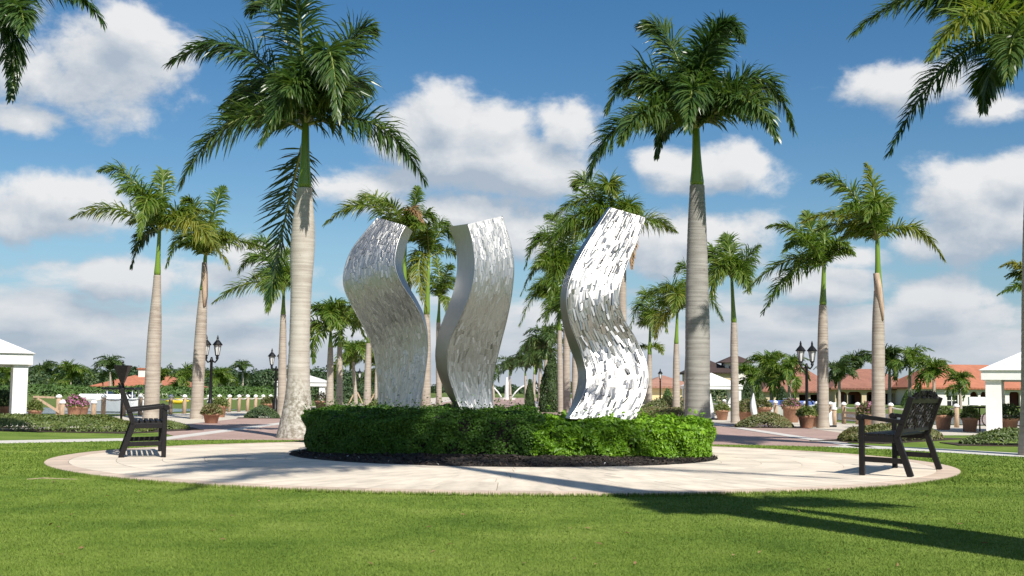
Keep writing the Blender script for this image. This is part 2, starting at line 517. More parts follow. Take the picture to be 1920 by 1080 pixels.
def lawn_mat(name, c0, c1, c2):
    m = bpy.data.materials.new(name)
    m.use_nodes = True
    t = m.node_tree
    p = t.nodes['Principled BSDF']
    p.inputs['Roughness'].default_value = 0.8
    p.inputs['Specular IOR Level'].default_value = 0.15
    ge = N(t, 'ShaderNodeNewGeometry')
    n1 = N(t, 'ShaderNodeTexNoise')
    n1.inputs['Scale'].default_value = 0.9
    n1.inputs['Detail'].default_value = 6
    n1.inputs['Roughness'].default_value = 0.62
    t.links.new(ge.outputs['Position'], n1.inputs['Vector'])
    n2 = N(t, 'ShaderNodeTexNoise')
    n2.inputs['Scale'].default_value = 55
    n2.inputs['Detail'].default_value = 4
    n2.inputs['Roughness'].default_value = 0.7
    t.links.new(ge.outputs['Position'], n2.inputs['Vector'])
    at_ = N(t, 'ShaderNodeAttribute', attribute_name='tint')
    mr = N(t, 'ShaderNodeMapRange')
    mr.inputs['From Min'].default_value = 0.33
    mr.inputs['From Max'].default_value = 0.67
    t.links.new(math_node(t, 'MULTIPLY_ADD', n1.outputs[0], 0.78, math_node(t, 'MULTIPLY', n2.outputs[0], 0.22)), mr.inputs['Value'])
    r = N(t, 'ShaderNodeValToRGB')
    r.color_ramp.elements[0].color = (*c0, 1)
    r.color_ramp.elements[1].color = (*c2, 1)
    e = r.color_ramp.elements.new(0.5)
    e.color = (*c1, 1)
    t.links.new(math_node(t, 'ADD', mr.outputs[0], math_node(t, 'MULTIPLY', at_.outputs['Fac'], 1.0)), r.inputs[0])
    t.links.new(r.outputs[0], p.inputs['Base Color'])
    b = N(t, 'ShaderNodeBump')
    b.inputs['Strength'].default_value = 0.6
    b.inputs['Distance'].default_value = 0.03
    t.links.new(n2.outputs[0], b.inputs['Height'])
    t.links.new(b.outputs[0], p.inputs['Normal'])
    return m


GREEN = ((0.086, 0.152, 0.021), (0.150, 0.226, 0.034), (0.225, 0.292, 0.060))
M['lawn'] = lawn_mat('mown lawn', *GREEN)
M['blade'] = lawn_mat('grass blade', *GREEN)
M['field'] = lawn_mat('far field', (0.085, 0.130, 0.028), (0.120, 0.170, 0.036), (0.170, 0.200, 0.060))


def brick_mat():
    m = bpy.data.materials.new('pink brick paving')
    m.use_nodes = True
    t = m.node_tree
    p = t.nodes['Principled BSDF']
    p.inputs['Roughness'].default_value = 0.85
    ge = N(t, 'ShaderNodeNewGeometry')
    bk = N(t, 'ShaderNodeTexBrick')
    bk.inputs['Color1'].default_value = (0.36, 0.235, 0.195, 1)
    bk.inputs['Color2'].default_value = (0.46, 0.325, 0.275, 1)
    bk.inputs['Mortar'].default_value = (0.28, 0.21, 0.18, 1)
    bk.inputs['Scale'].default_value = 2.2
    bk.inputs['Mortar Size'].default_value = 0.012
    t.links.new(ge.outputs['Position'], bk.inputs['Vector'])
    nz = N(t, 'ShaderNodeTexNoise')
    nz.inputs['Scale'].default_value = 0.6
    nz.inputs['Detail'].default_value = 5
    t.links.new(ge.outputs['Position'], nz.inputs['Vector'])
    sc = N(t, 'ShaderNodeVectorMath', operation='SCALE')
    t.links.new(bk.outputs['Color'], sc.inputs[0])
    t.links.new(math_node(t, 'MULTIPLY_ADD', nz.outputs[0], 0.4, 0.8), sc.inputs['Scale'])
    t.links.new(sc.outputs[0], p.inputs['Base Color'])
    return m


M['brick'] = brick_mat()
wm = mat('marina water', (0.10, 0.15, 0.17), 0.12, 0.2, 2, 0.2, 6)
M['water'] = wm


# ------------------------------------------------------------------ builders
def link(o, parent=None):
    C.objects.link(o)
    if parent is not None:
        o.parent = parent
    return o


def tag(o, label=None, cat=None, group=None, kind=None):
    if label: o['label'] = label
    if cat: o['category'] = cat
    if group: o['group'] = group
    if kind: o['kind'] = kind
    return o


def thing(name, label, cat, loc=(0, 0, 0), rz=0.0, group=None):
    o = bpy.data.objects.new(name, None)
    o.empty_display_size = 0.2
    o.location = loc
    o.rotation_euler = (0, 0, rz)
    return tag(link(o), label, cat, group)


def np_mesh(name, V, quads=None, tris=None, tint=None, mats=(), qmat=None, smooth=None):
    me = bpy.data.meshes.new(name)
    V = np.asarray(V, dtype=np.float32)
    nq = 0 if quads is None else len(quads)
    nt_ = 0 if tris is None else len(tris)
    loops = np.concatenate([np.asarray(quads, dtype=np.int32).ravel() if nq else np.zeros(0, np.int32),
                            np.asarray(tris, dtype=np.int32).ravel() if nt_ else np.zeros(0, np.int32)])
    tot = np.concatenate([np.full(nq, 4, np.int32), np.full(nt_, 3, np.int32)])
    st_ = np.concatenate([[0], np.cumsum(tot)[:-1]]).astype(np.int32)
    me.vertices.add(len(V))
    me.vertices.foreach_set('co', V.ravel())
    me.loops.add(len(loops))
    me.loops.foreach_set('vertex_index', loops)
    me.polygons.add(nq + nt_)
    me.polygons.foreach_set('loop_start', st_)
    try:
        me.polygons.foreach_set('loop_total', tot)
    except Exception:
        pass
    if qmat is not None:
        me.polygons.foreach_set('material_index', np.asarray(qmat, dtype=np.int32))
    if smooth is not None:
        me.polygons.foreach_set('use_smooth', np.full(nq + nt_, bool(smooth)))
    if tint is not None:
        a = me.attributes.new('tint', 'FLOAT', 'POINT')
        a.data.foreach_set('value', np.asarray(tint, dtype=np.float32))
    for m in mats:
        me.materials.append(m)
    me.update(calc_edges=True)
    return me


def mobj(name, me, parent=None, loc=(0, 0, 0), rz=0.0):
    o = bpy.data.objects.new(name, me)
    o.location = loc
    o.rotation_euler = (0, 0, rz)
    return link(o, parent)


class MB:
    def __init__(s):
        s.v, s.f = [], []

    def add(s, vs, fs):
        n = len(s.v)
        s.v += [tuple(float(c) for c in p) for p in vs]
        s.f += [tuple(n + i for i in f) for f in fs]
        return s

    def box(s, c, size, rot=None, bev=0.0):
        hx, hy, hz = (q / 2 for q in size)
        P = [(x, y, z) for z in (-hz, hz) for y in (-hy, hy) for x in (-hx, hx)]
        if rot is not None:
            P = [tuple(rot @ Vector(p)) for p in P]
        P = [(p[0] + c[0], p[1] + c[1], p[2] + c[2]) for p in P]
        return s.add(P, [(0, 2, 3, 1), (4, 5, 7, 6), (0, 1, 5, 4), (2, 6, 7, 3), (0, 4, 6, 2), (1, 3, 7, 5)])

    def beam(s, a, b, w, h, upv=(0, 0, 1)):
        a, b = Vector(a), Vector(b)
        d = b - a
        t = d.normalized()
        u = Vector(upv)
        sd = t.cross(u)
        if sd.length < 1e-4:
            sd = t.cross(Vector((1, 0, 0)))
        sd.normalize()
        u = sd.cross(t)
        P = []
        for q in (a, b):
            for i, j in ((-1, -1), (1, -1), (1, 1), (-1, 1)):
                P.append(q + sd * (i * w / 2) + u * (j * h / 2))
        return s.add(P, [(0, 1, 2, 3), (7, 6, 5, 4), (0, 4, 5, 1), (1, 5, 6, 2), (2, 6, 7, 3), (3, 7, 4, 0)])

    def tube(s, pts, rad, n=6, cap=True):
        pts = [Vector(p) for p in pts]
        if not hasattr(rad, '__len__'):
            rad = [rad] * len(pts)
        rings = []
        for i, p in enumerate(pts):
            t = (pts[min(i + 1, len(pts) - 1)] - pts[max(i - 1, 0)]).normalized()
            ref = Vector((0, 1, 0)) if abs(t.y) < 0.9 else Vector((1, 0, 0))
            a = t.cross(ref).normalized()
            b = t.cross(a)
            rings.append([p + (a * math.cos(2 * math.pi * k / n) + b * math.sin(2 * math.pi * k / n)) * rad[i] for k in range(n)])
        vs = [q for r in rings for q in r]
        fs = [(i * n + k, i * n + (k + 1) % n, (i + 1) * n + (k + 1) % n, (i + 1) * n + k) for i in range(len(pts) - 1) for k in range(n)]
        if cap:
            fs += [tuple(range(n))[::-1], tuple((len(pts) - 1) * n + k for k in range(n))]
        return s.add(vs, fs)

    def lathe(s, prof, n=16, c=(0, 0, 0), rot=0.0):
        vs = [(c[0] + r * math.cos(2 * math.pi * k / n + rot), c[1] + r * math.sin(2 * math.pi * k / n + rot), c[2] + z) for r, z in prof for k in range(n)]
        fs = [(i * n + k, i * n + (k + 1) % n, (i + 1) * n + (k + 1) % n, (i + 1) * n + k) for i in range(len(prof) - 1) for k in range(n)]
        fs += [tuple(range(n))[::-1], tuple((len(prof) - 1) * n + k for k in range(n))]
        return s.add(vs, fs)

    def mesh(s, name, m, smooth=False, bevel=0):
        me = bpy.data.meshes.new(name)
        me.from_pydata(s.v, [], s.f)
        for q in (m if isinstance(m, (list, tuple)) else [m]):
            me.materials.append(q)
        if smooth:
            me.polygons.foreach_set('use_smooth', [True] * len(me.polygons))
        me.update()
        return me

    def build(s, name, m, parent=None, loc=(0, 0, 0), rz=0.0, smooth=False, bevel=0.0):
        o = mobj(name, s.mesh(name, m, smooth), parent, loc, rz)
        if bevel:
            b = o.modifiers.new('bevel', 'BEVEL')
            b.width = bevel
            b.segments = 2
            b.limit_method = 'ANGLE'
        return o


def sheet(name, poly, z, m, kind='structure', thick=None):
    mb = MB()
    n = len(poly)
    if thick:
        mb.add([(x, y, z) for x, y in poly] + [(x, y, z - thick) for x, y in poly],
               [tuple(range(n))] + [(i, n + i, n + (i + 1) % n, (i + 1) % n) for i in range(n)])
    else:
        mb.add([(x, y, z) for x, y in poly], [tuple(range(n))])
    o = mb.build(name, m)
    o['kind'] = kind
    return o


def strip(name, line, w0, w1, z, m, thick=None):
    """A band along a line, from w0 to w1 on its left."""
    P = [Vector(p) for p in line]
    a, b = [], []
    for i, p in enumerate(P):
        t = (P[min(i + 1, len(P) - 1)] - P[max(i - 1, 0)]).normalized()
        nrm = Vector((-t.y, t.x))
        a.append(p + nrm * w0)
        b.append(p + nrm * w1)
    mb = MB()
    n = len(P)
    vs = [(q.x, q.y, z) for q in a] + [(q.x, q.y, z) for q in b]
    fs = [(i, i + 1, n + i + 1, n + i) for i in range(n - 1)]
    if thick:
        vs += [(q.x, q.y, z - thick) for q in a] + [(q.x, q.y, z - thick) for q in b]
        fs += [(2 * n + i, 2 * n + i + 1, i + 1, i) for i in range(n - 1)] + [(n + i, n + i + 1, 3 * n + i + 1, 3 * n + i) for i in range(n - 1)]
    mb.add(vs, fs)
    o = mb.build(name, m)
    o['kind'] = 'structure'
    return o


def unit(a):
    return a / np.maximum(np.linalg.norm(a, axis=-1, keepdims=True), 1e-9)


def leaves(cen, dirs, nor, ln, wd, tint):
    """Folded diamond leaves: (V, quads, tint)."""
    n = len(cen)
    d = unit(dirs)
    s = unit(np.cross(d, nor))
    u = unit(np.cross(s, d))
    ln = np.broadcast_to(np.asarray(ln, float), (n,))[:, None]
    wd = np.broadcast_to(np.asarray(wd, float), (n,))[:, None]
    base = cen - d * ln * 0.5
    tip = cen + d * ln * 0.5
    lft = cen - s * wd * 0.5 + u * wd * 0.22
    rgt = cen + s * wd * 0.5 + u * wd * 0.22
    V = np.stack([base, rgt, tip, lft], 1).reshape(-1, 3)
    idx = np.arange(n)[:, None] * 4
    tris = np.concatenate([idx + np.array([0, 1, 2]), idx + np.array([0, 2, 3])], 0)
    return V, tris, np.repeat(tint, 4)


def rand_dirs(n):
    return unit(rng.normal(size=(n, 3)))


# ------------------------------------------------------------------ palms
def frond_mesh(name, p0, pm, p2, n=80, L=0.75, grav=0.30, w=0.045, wind=(0, 0, 0), mats=None, tint0=0.45, r0=0.045, tspread=0.25, bare=0.07):
    p0, pm, p2 = (np.asarray(q, float) for q in (p0, pm, p2))
    pc = 2 * pm - (p0 + p2) / 2
    B = lambda t: (1 - t)[:, None] ** 2 * p0 + 2 * ((1 - t) * t)[:, None] * pc + t[:, None] ** 2 * p2
    D = lambda t: unit(2 * (1 - t)[:, None] * (pc - p0) + 2 * t[:, None] * (p2 - pc))
    wind = np.asarray(wind, float)
    t = np.tile(np.linspace(bare, 1.0, n), 2)
    side = np.repeat([1.0, -1.0], n)
    t = np.clip(t + rng.normal(0, 0.006, 2 * n), 0.02, 1)
    pos, T = B(t), D(t)
    up_ = np.array([0.0, 0.0, 1.0])
    Sd = np.cross(T, up_)
    bad = np.linalg.norm(Sd, axis=1) < 0.15
    Sd[bad] = np.array([1.0, 0.2, 0])
    Sd = unit(Sd)
    U = unit(np.cross(Sd, T))
    m = 2 * n
    a = rng.choice([-0.75, -0.2, 0.4, 0.95], m, p=[0.25, 0.3, 0.28, 0.17]) + rng.normal(0, 0.12, m)
    d0 = side[:, None] * Sd * np.cos(a)[:, None] + U * np.sin(a)[:, None]
    ph = R(28) + R(38) * t ** 2 + rng.normal(0, 0.08, m)
    d = unit(d0 * np.cos(ph)[:, None] + T * np.sin(ph)[:, None])
    ln = L * (0.55 + 0.45 * np.sin(np.pi * np.clip(t * 1.15, 0, 1))) * (1 - 0.45 * t ** 5) * rng.uniform(0.82, 1.12, m)
    K = 4
    pts, ds = [pos], [d]
    down = np.array([0, 0, -1.0])
    gr = grav * rng.uniform(0.6, 1.4, m)[:, None]
    for k in range(K - 1):
        pos = pos + d * (ln / (K - 1))[:, None]
        d = unit(d + down * gr * (0.8 + 0.5 * k) + wind)
        pts.append(pos)
        ds.append(d)
    Nn = unit(U + rng.normal(0, 0.35, (m, 3)))
    ww = np.array([0.55, 1.0, 0.8, 0.0]) * w
    V, idx = [], np.arange(m)[:, None] * 7
    cols = []
    for k in range(K):
        Wd = unit(np.cross(ds[k], Nn))
        if k < K - 1:
            cols += [pts[k] - Wd * ww[k] / 2, pts[k] + Wd * ww[k] / 2]
        else:
            cols.append(pts[k])
    V = np.stack(cols, 1).reshape(-1, 3)
    q = np.concatenate([idx + np.array([0, 1, 3, 2]), idx + np.array([2, 3, 5, 4])], 0)
    tr = idx + np.array([4, 5, 6])
    ti = np.clip(tint0 + rng.normal(0, tspread * 0.6, m) + 0.12 * t, 0, 1)
    tint = np.repeat(ti, 7)
    # the stem
    ns, k5 = 14, 5
    ts = np.linspace(0, 1, ns)
    P, Tn = B(ts), D(ts)
    A = unit(np.cross(Tn, np.array([0.31, 0.87, 0.2])))
    Bn = np.cross(Tn, A)
    rad = r0 * (1 - ts * 0.86)
    ang = np.arange(k5) * 2 * np.pi / k5
    RV = P[:, None, :] + rad[:, None, None] * (A[:, None, :] * np.cos(ang)[None, :, None] + Bn[:, None, :] * np.sin(ang)[None, :, None])
    RV = RV.reshape(-1, 3)
    off = len(V)
    rq = np.array([[off + i * k5 + j, off + i * k5 + (j + 1) % k5, off + (i + 1) * k5 + (j + 1) % k5, off + (i + 1) * k5 + j] for i in range(ns - 1) for j in range(k5)])
    V = np.concatenate([V, RV])
    tint = np.concatenate([tint, np.full(len(RV), 0.8)])
    quads = np.concatenate([q, rq])
    fm = np.concatenate([np.zeros(len(q)), np.ones(len(rq)), np.zeros(len(tr))]).astype(np.int32)
    return np_mesh(name, V, quads, tr, tint, mats, fm)


def trunk_mesh(path, radii, m, rings, n=20, flare=0.0):
    """Round trunk through the path with fine leaf-scar rings."""
    path = [np.asarray(p, float) for p in path]
    u = np.linspace(0, 1, len(path))
    k = rings * 3
    t = np.linspace(0, 1, k + 1)
    P = np.stack([np.interp(t, u, [p[i] for p in path]) for i in range(3)], 1)
    tt = np.linspace(0, 1, len(radii))
    # smooth radius profile
    rr = np.interp(t, tt, radii)
    ker = np.ones(max(3, k // 8 | 1))
    pad = len(ker) // 2
    rs = np.convolve(np.pad(rr, pad, mode='edge'), ker / ker.sum(), mode='valid')
    rs[:3] = rr[:3] * 0.3 + rs[:3] * 0.7
    jit = np.repeat(rng.uniform(0.4, 1.3, rings + 1), 3)[:k + 1]
    prof = np.tile([-0.022, 0.008, 0.0], rings + 1)[:k + 1] * jit
    r = rs * (1 + prof * 0.55)
    ang = np.arange(n) * 2 * np.pi / n
    wob = 1 + 0.012 * np.sin(3 * ang[None, :] + t[:, None] * 7)
    if flare:
        wob = wob + flare * np.exp(-t[:, None] * 26) * (np.sin(7 * ang)[None, :] * 0.5 + rng.normal(0, 0.35, (1, n)))
    V = P[:, None, :] + np.stack([np.cos(ang)[None, :] * r[:, None] * wob, np.sin(ang)[None, :] * r[:, None] * wob, np.zeros((k + 1, n))], 2)
    q = np.array([[i * n + j, i * n + (j + 1) % n, (i + 1) * n + (j + 1) % n, (i + 1) * n + j] for i in range(k) for j in range(n)])
    return np_mesh('trunk', V.reshape(-1, 3), q, None, None, [m], smooth=True)


def lathe_path(path, radii, n, m, name):
    mb = MB()
    mb.tube(path, radii, n)
    return mb.mesh(name, m, True)


WIND = (-0.07, 0.0, 0.0)


def royal(label, base, d, gtop, stop, wpx, fronds, trunk='trunk', leaf='frond_mid', shaft_w=None, L=None, n=70, extra=5, rings=40,
          grav=0.40, wind=WIND, tint=0.45, sheath=None, group='royal palms along the avenue', flare=0.0, width=None, extra_len=None, sides=20, spear=True, dry=()):
    """A royal palm from its outline: base, top of grey trunk, top of crownshaft (photo pixels), trunk widths in pixels, fronds as mid and tip points."""
    b = pt(base[0], base[1], d)
    b[2] = 0.0
    k = d / FPX
    rel = lambda q, dd=0.0: pt(q[0], q[1], d + dd) - b
    g, s_ = rel(gtop), rel(stop)
    root = thing('royal_palm', label, 'palm tree', tuple(b), 0, group)
    mid1 = np.array([0.25 * g[0], 0, g[2] * 0.33])
    mid2 = np.array([0.62 * g[0], 0, g[2] * 0.66])
    mobj('trunk', trunk_mesh([(0, 0, -0.05), mid1, mid2, g], [w * k / 2 for w in wpx], M[trunk], rings, sides, flare), root)
    wt = wpx[-1] * k / 2
    sh = g * 0.45 + s_ * 0.55
    top = s_ + (s_ - g) * 0.12
    mobj('crownshaft', lathe_path([g - np.array([0, 0, 0.02]), g * 0.93 + s_ * 0.07, g * 0.75 + s_ * 0.25, sh, s_, top], [wt * 0.92, wt * 0.98, wt * 0.80, wt * 0.62, wt * 0.5, wt * 0.25], 14, M['shaft'], 'crownshaft'), root)
    if sheath:      # a dead leaf base peeling off the trunk
        a, c = rel(sheath[0], -wt * 0.9), rel(sheath[1], -wt * 1.2)
        mb = MB()
        sd = np.array([wt * 0.80, 0, 0])
        mo = (a + c) / 2 + np.array([wt * 0.2, -0.05, 0])
        rows = [(a, 0.7), (a * 0.66 + c * 0.34 + np.array([0, -0.03, 0]), 1.0), (mo * 0.5 + c * 0.5, 0.8), (c, 0.25)]
        vs = []
        for p, f in rows:
            for xx, yy in ((-1, 0.12), (-0.4, -0.02), (0.4, -0.04), (1, 0.10)):
                vs.append(p + sd * f * xx + np.array([0, yy, 0]))
        mb.add(vs, [(i * 4 + j, i * 4 + j + 1, i * 4 + 5 + j, i * 4 + 4 + j) for i in range(3) for j in range(3)])
        o = mb.build('dead_sheath', M['sheath'], root, smooth=True)
        so = o.modifiers.new('thick', 'SOLIDIFY')
        so.thickness = 0.02
        o['label'] = 'peeling pinkish dry leaf sheath'
    ms_ = [M[leaf], M['rachis']]
    lens = []
    c0 = s_ + (s_ - g) * 0.02
    for i, fr in enumerate(fronds):
        m_, t_ = fr[0], fr[1]
        o = fr[2] if len(fr) > 2 else {}
        p0 = c0 + np.array([0, 0, 0.25 * rng.uniform(-1, 0.6) * (wt * 4)])
        if 'start' in o:
            p0 = rel(o['start'][:2], o['start'][2])
        pm, p2 = rel(m_[:2], m_[2]), rel(t_[:2], t_[2])
        fl = np.linalg.norm(pm - p0) + np.linalg.norm(p2 - pm)
        lens.append(fl)
        LL = o.get('L', L or 0.235 * fl)
        me = frond_mesh('frond', p0, pm, p2, int(o.get('n', n) * (1.4 if n > 100 else 1.7)), LL, o.get('g', grav), width or max(0.042, 0.0145 * fl), wind,
                        [M[o.get('leaf', leaf)], M['rachis']], o.get('tint', tint), 0.03 + 0.004 * fl, bare=o.get('bare', 0.05))
        f = mobj('frond', me, root)
        if o.get('label'):
            f['label'] = o['label']
    fl = extra_len or (np.mean(lens) * 0.8 if lens else 3.0)
    for i in range(extra):   # inner fronds that fill the crown
        az_ = rng.uniform(0, 2 * np.pi)
        e_ = rng.uniform(0.45, 1.25)
        h = np.array([math.cos(az_), math.sin(az_), 0])
        l_ = fl * rng.uniform(0.6, 0.95)
        pm = c0 + h * l_ * 0.5 * math.cos(e_) + np.array([0, 0, l_ * 0.5 * math.sin(e_)]) + np.asarray(wind) * l_ * 0.6
        p2 = c0 + h * l_ * 0.92 * math.cos(e_ * 0.75) + np.array([0, 0, l_ * (0.62 * math.sin(e_) - 0.18)]) + np.asarray(wind) * l_ * 2.0
        me = frond_mesh('frond', c0, pm, p2, int(n * 1.3), L or 0.235 * fl, grav, width or max(0.042, 0.0145 * fl), wind, ms_, tint, 0.03 + 0.004 * fl)
        mobj('frond', me, root)
    if spear:
        mb = MB()
        mb.tube([c0, c0 + np.array([0.02, 0, fl * 0.28]), c0 + np.array([0.05, 0, fl * 0.55])], [0.045, 0.03, 0.006], 6)
        mb.build('spear_leaf', M['shaft'], root, smooth=True)
    return root


# shared fronds for palms too far off for leaves of their own
LIB = []


def make_lib():
    for i, (e, dr, wl) in enumerate(((1.35, 0.35, 0.0), (1.15, 0.4, 0.02), (0.95, 0.45, 0.0), (0.7, 0.5, 0.0), (0.4, 0.5, 0.0), (-0.2, 0.3, 0.0))):
        pm = np.array([0.5 * math.cos(e), 0, 0.5 * math.sin(e)])
        p2 = np.array([0.5 * math.cos(e) + 0.48 * math.cos(e - 1.35), 0.04 * (-1) ** i, 0.5 * math.sin(e) + 0.48 * math.sin(e - 1.35)])
        row = {}
        for leaf, ti in (('frond_far', 0.4), ('frond_mid', 0.42)):
            row[leaf] = frond_mesh('frond', (0, 0, 0), pm, p2, 52, 0.29, dr, 0.030, (0, 0, 0), [M[leaf], M['rachis']], ti, 0.014)
        LIB.append(row)


make_lib()


def small_palm(name, label, base, d, crown, wpx, flen, nf=11, leaf='frond_far', shaft=True, group=None, lean=0.0, windy=0.5, brace=False, cat='palm tree', dry=False):
    """A distant palm with shared frond meshes: fronds blown towards -x."""
    b = pt(base[0], base[1], d)
    b[2] = 0.0
    k = d / FPX
    c = pt(crown[0], crown[1], d) - b
    root = thing(name, label, cat, tuple(b), 0, group)
    w = wpx * k / 2
    g = c * (0.80 if shaft else 0.99)
    mobj('trunk', trunk_mesh([(0, 0, -0.05), np.array([c[0] * 0.2 + lean, 0, c[2] * 0.35]), np.array([c[0] * 0.55 + lean, 0, c[2] * 0.6]), g], [w * 1.35, w * 1.05, w, w * 0.8], M['trunk'], 24, 12), root)
    if shaft:
        mobj('crownshaft', lathe_path([g, g * 0.6 + c * 0.4, c], [w * 0.8, w * 0.62, w * 0.4], 8, M['shaft'], 'crownshaft'), root)
    a0 = rng.uniform(0, 6.28)
    for i in range(nf):
        az_ = a0 + i * 2.399 + rng.uniform(-0.3, 0.3)
        fx = math.cos(az_)
        lib = int(np.clip(rng.integers(0, 6) - (1 if fx > 0.3 and windy > 0.4 else 0), 0, 5))
        f = mobj('frond', LIB[lib][leaf], root, tuple(c), az_)
        if fx > 0 and windy:    # fronds on the windward side are pushed up and back
            f.rotation_euler = (0, -0.35 * windy * fx, az_)
        s_ = flen * rng.uniform(0.8, 1.1)
        f.scale = (s_, s_, s_)
    if brace:
        mb_ = None
        for sx_ in (-1, 1):
            mb = MB()
            mb.beam((sx_ * 0.55, 0.05 * sx_, 0), (sx_ * 0.08, 0, 0.95), 0.07, 0.07)
            mb.build('brace', M['post'], root)
    return root


# ------------------------------------------------------------------ ground
RC, RR = (-0.10, 18.3), 6.37
lawn_back = [(-60, 12.5), (-30, 16.2), (-18, 18.2), (-12, 20.2), (-9.1, 22.1), (-6.9, 24.2), (-5.4, 24.8), (-2.5, 25.15), (0, 25.25), (2.5, 25.15), (4.9, 24.9), (6.2, 24.4), (7.15, 23.6), (8.6, 21.1), (11, 18.2), (18, 13.5), (60, 2)]
sheet('ground', [(-2500, -300), (2500, -300), (2500, 4500), (-2500, 4500)], -0.03, M['field'])
sheet('lawn', [(-60, -60), (60, -60)] + lawn_back[::-1], 0.008, M['lawn'])
sheet('side_lawn', [(-60, 10), (-7.25, 10), (-7.25, 32.0), (-60, 44)], -0.004, M['lawn'])
sheet('side_lawn', [(7.25, 0), (60, 0), (60, 44), (7.25, 32.5)], -0.004, M['lawn'])
sheet('avenue', [(-6.8, 22), (6.8, 22), (6.8, 260), (-6.8, 260)], 0.0, M['brick'])
sheet('brick_pavement', [(-9.3, 31.5), (-7.2, 26.5), (-7.2, 44), (-9.6, 44)], 0.004, M['brick'])
sheet('brick_pavement', [(7.2, 26.5), (9.0, 31.5), (9.6, 44), (7.2, 44)], 0.004, M['brick'])
sheet('plaza', [(-7.2, 31.0), (-7.2, 260), (-14, 260), (-13.0, 61), (-15.2, 41), (-22, 36), (-22, 33)], -0.0005, M['plaza'])
sheet('plaza', [(7.2, 31.5), (24, 37), (24, 41), (16.2, 45), (12.6, 46), (13.0, 62), (18, 120), (18, 260), (7.2, 260)], -0.0005, M['plaza'])
strip('kerb', [(-6.8, 24.3), (-6.8, 60), (-6.8, 200)], 0.0, 0.4, 0.012, M['concrete'], 0.06)
strip('kerb', [(6.8, 24.3), (6.8, 60), (6.8, 200)], -0.4, 0.0, 0.012, M['concrete'], 0.06)
strip('walkway', lawn_back[:6], 0.0, 1.15, 0.012, M['concrete'], 0.05)
strip('walkway', lawn_back[11:], 0.0, 1.25, 0.012, M['concrete'], 0.05)
strip('kerb', [(-40, 24.5), (-14, 28.2), (-11.9, 29.3), (-11.2, 30.6)], 0.0, 0.35, 0.03, M['concrete'], 0.08)
# marina water behind the posts
sheet('marina_water', [(14.2, 47), (40, 47), (40, 75), (14.2, 75)], -0.012, M['water'])
sheet('marina_water', [(-16, 50), (-40, 44), (-40, 62), (-14.3, 66)], -0.012, M['water'])
sheet('dock', [(-13.6, 49), (-13.1, 49), (-12.2, 62), (-12.9, 62)], 0.006, M['concrete'])

# round terrace: one tile after another in rings
terrace = MB()
terrace.add([(RR * math.cos(a), RR * math.sin(a), 0.0) for a in np.linspace(0, 2 * math.pi, 160, endpoint=False)], [tuple(range(160))])
tr_o = terrace.build('paved_circle', M['joint'], None, (RC[0], RC[1], 0.016))
tr_o['kind'] = 'structure'
MC, MR = (-0.1, 19.45), 3.33
edges = [6.36, 6.06, 5.46, 4.86, 4.30, 3.74, 3.18, 2.62, 2.06]
for ri in range(len(edges) - 1):
    ro, rin = edges[ri] - 0.003, edges[ri + 1] + 0.003
    wid = 0.62 if ri else 0.30
    rm = (ro + rin) / 2
    cnt = int(round(2 * math.pi * rm / wid))
    if ri == 0:
        cnt = 64
    da = 2 * math.pi / cnt
    gap = 0.003 / rm
    seg = 4 if ri else 5
    mb = MB()
    th = np.linspace(gap, da - gap, seg)
    vs, fs = [], []
    for z in (0.022, 0.0):
        for r_ in (rin, ro):
            vs += [(r_ * math.cos(a), r_ * math.sin(a), z) for a in th]
    n_ = seg
    fs += [(i, n_ + i, n_ + i + 1, i + 1) for i in range(n_ - 1)]
    fs += [(i, i + 1, 2 * n_ + i + 1, 2 * n_ + i) for i in range(n_ - 1)]
    fs += [(n_ + i + 1, n_ + i, 3 * n_ + i, 3 * n_ + i + 1) for i in range(n_ - 1)]
    fs += [(0, 2 * n_, 3 * n_, n_), (n_ - 1, 2 * n_ - 1, 4 * n_ - 1, 3 * n_ - 1)]
    mb.add(vs, fs)
    me = mb.mesh('tile', M['travertine'] if ri else M['rim'])
    off = rng.uniform(0, da)
    for j in range(cnt):
        a = off + j * da
        cx, cy = RC[0] + rm * math.cos(a + da / 2), RC[1] + rm * math.sin(a + da / 2)
        if math.hypot(cx - MC[0], cy - MC[1]) < MR - 0.75:
            continue
        mobj('tile', me, tr_o, (0, 0, 0.002 + rng.uniform(-0.0012, 0.0012)), a)

# mown grass, blade by blade where it is near
def grass(name, n, ymin, ymax, half, h, w, keep):
    u = rng.uniform(0, 1, n)
    y = 1 / (1 / ymin + u * (1 / ymax - 1 / ymin))
    x = rng.uniform(-1, 1, n) * (half * y + 1.5)
    ok = keep(x, y)
    x, y = x[ok], y[ok]
    n = len(x)
    sc = np.clip(y / 8, 0.9, 2.2)
    hh = h * rng.uniform(0.55, 1.25, n) * (0.75 + 0.25 * sc)
    a = rng.uniform(0, 2 * np.pi, n)
    b = np.stack([x, y, np.full(n, 0.006)], 1)
    sd = np.stack([np.cos(a), np.sin(a), np.zeros(n)], 1) * (w * sc)[:, None]
    ln = rng.normal(0, 0.5, (n, 2)) * hh[:, None]
    tip = b + np.stack([ln[:, 0], ln[:, 1], hh], 1)
    V = np.stack([b - sd, b + sd, tip], 1).reshape(-1, 3)
    t = np.arange(n)[:, None] * 3 + np.array([0, 1, 2])
    ti = rng.normal(0.0, 0.16, n)
    o = mobj(name, np_mesh(name, V, None, t, np.repeat(ti, 3), [M['blade']]))
    return tag(o, 'short mown green grass of the lawn in front of the terrace', 'grass', None, 'stuff')


def outside_ring(x, y):
    yb = np.interp(x, [p[0] for p in lawn_back], [p[1] for p in lawn_back])
    return (np.hypot(x - RC[0], y - RC[1]) > RR + 0.012) & (y < yb - 0.05)


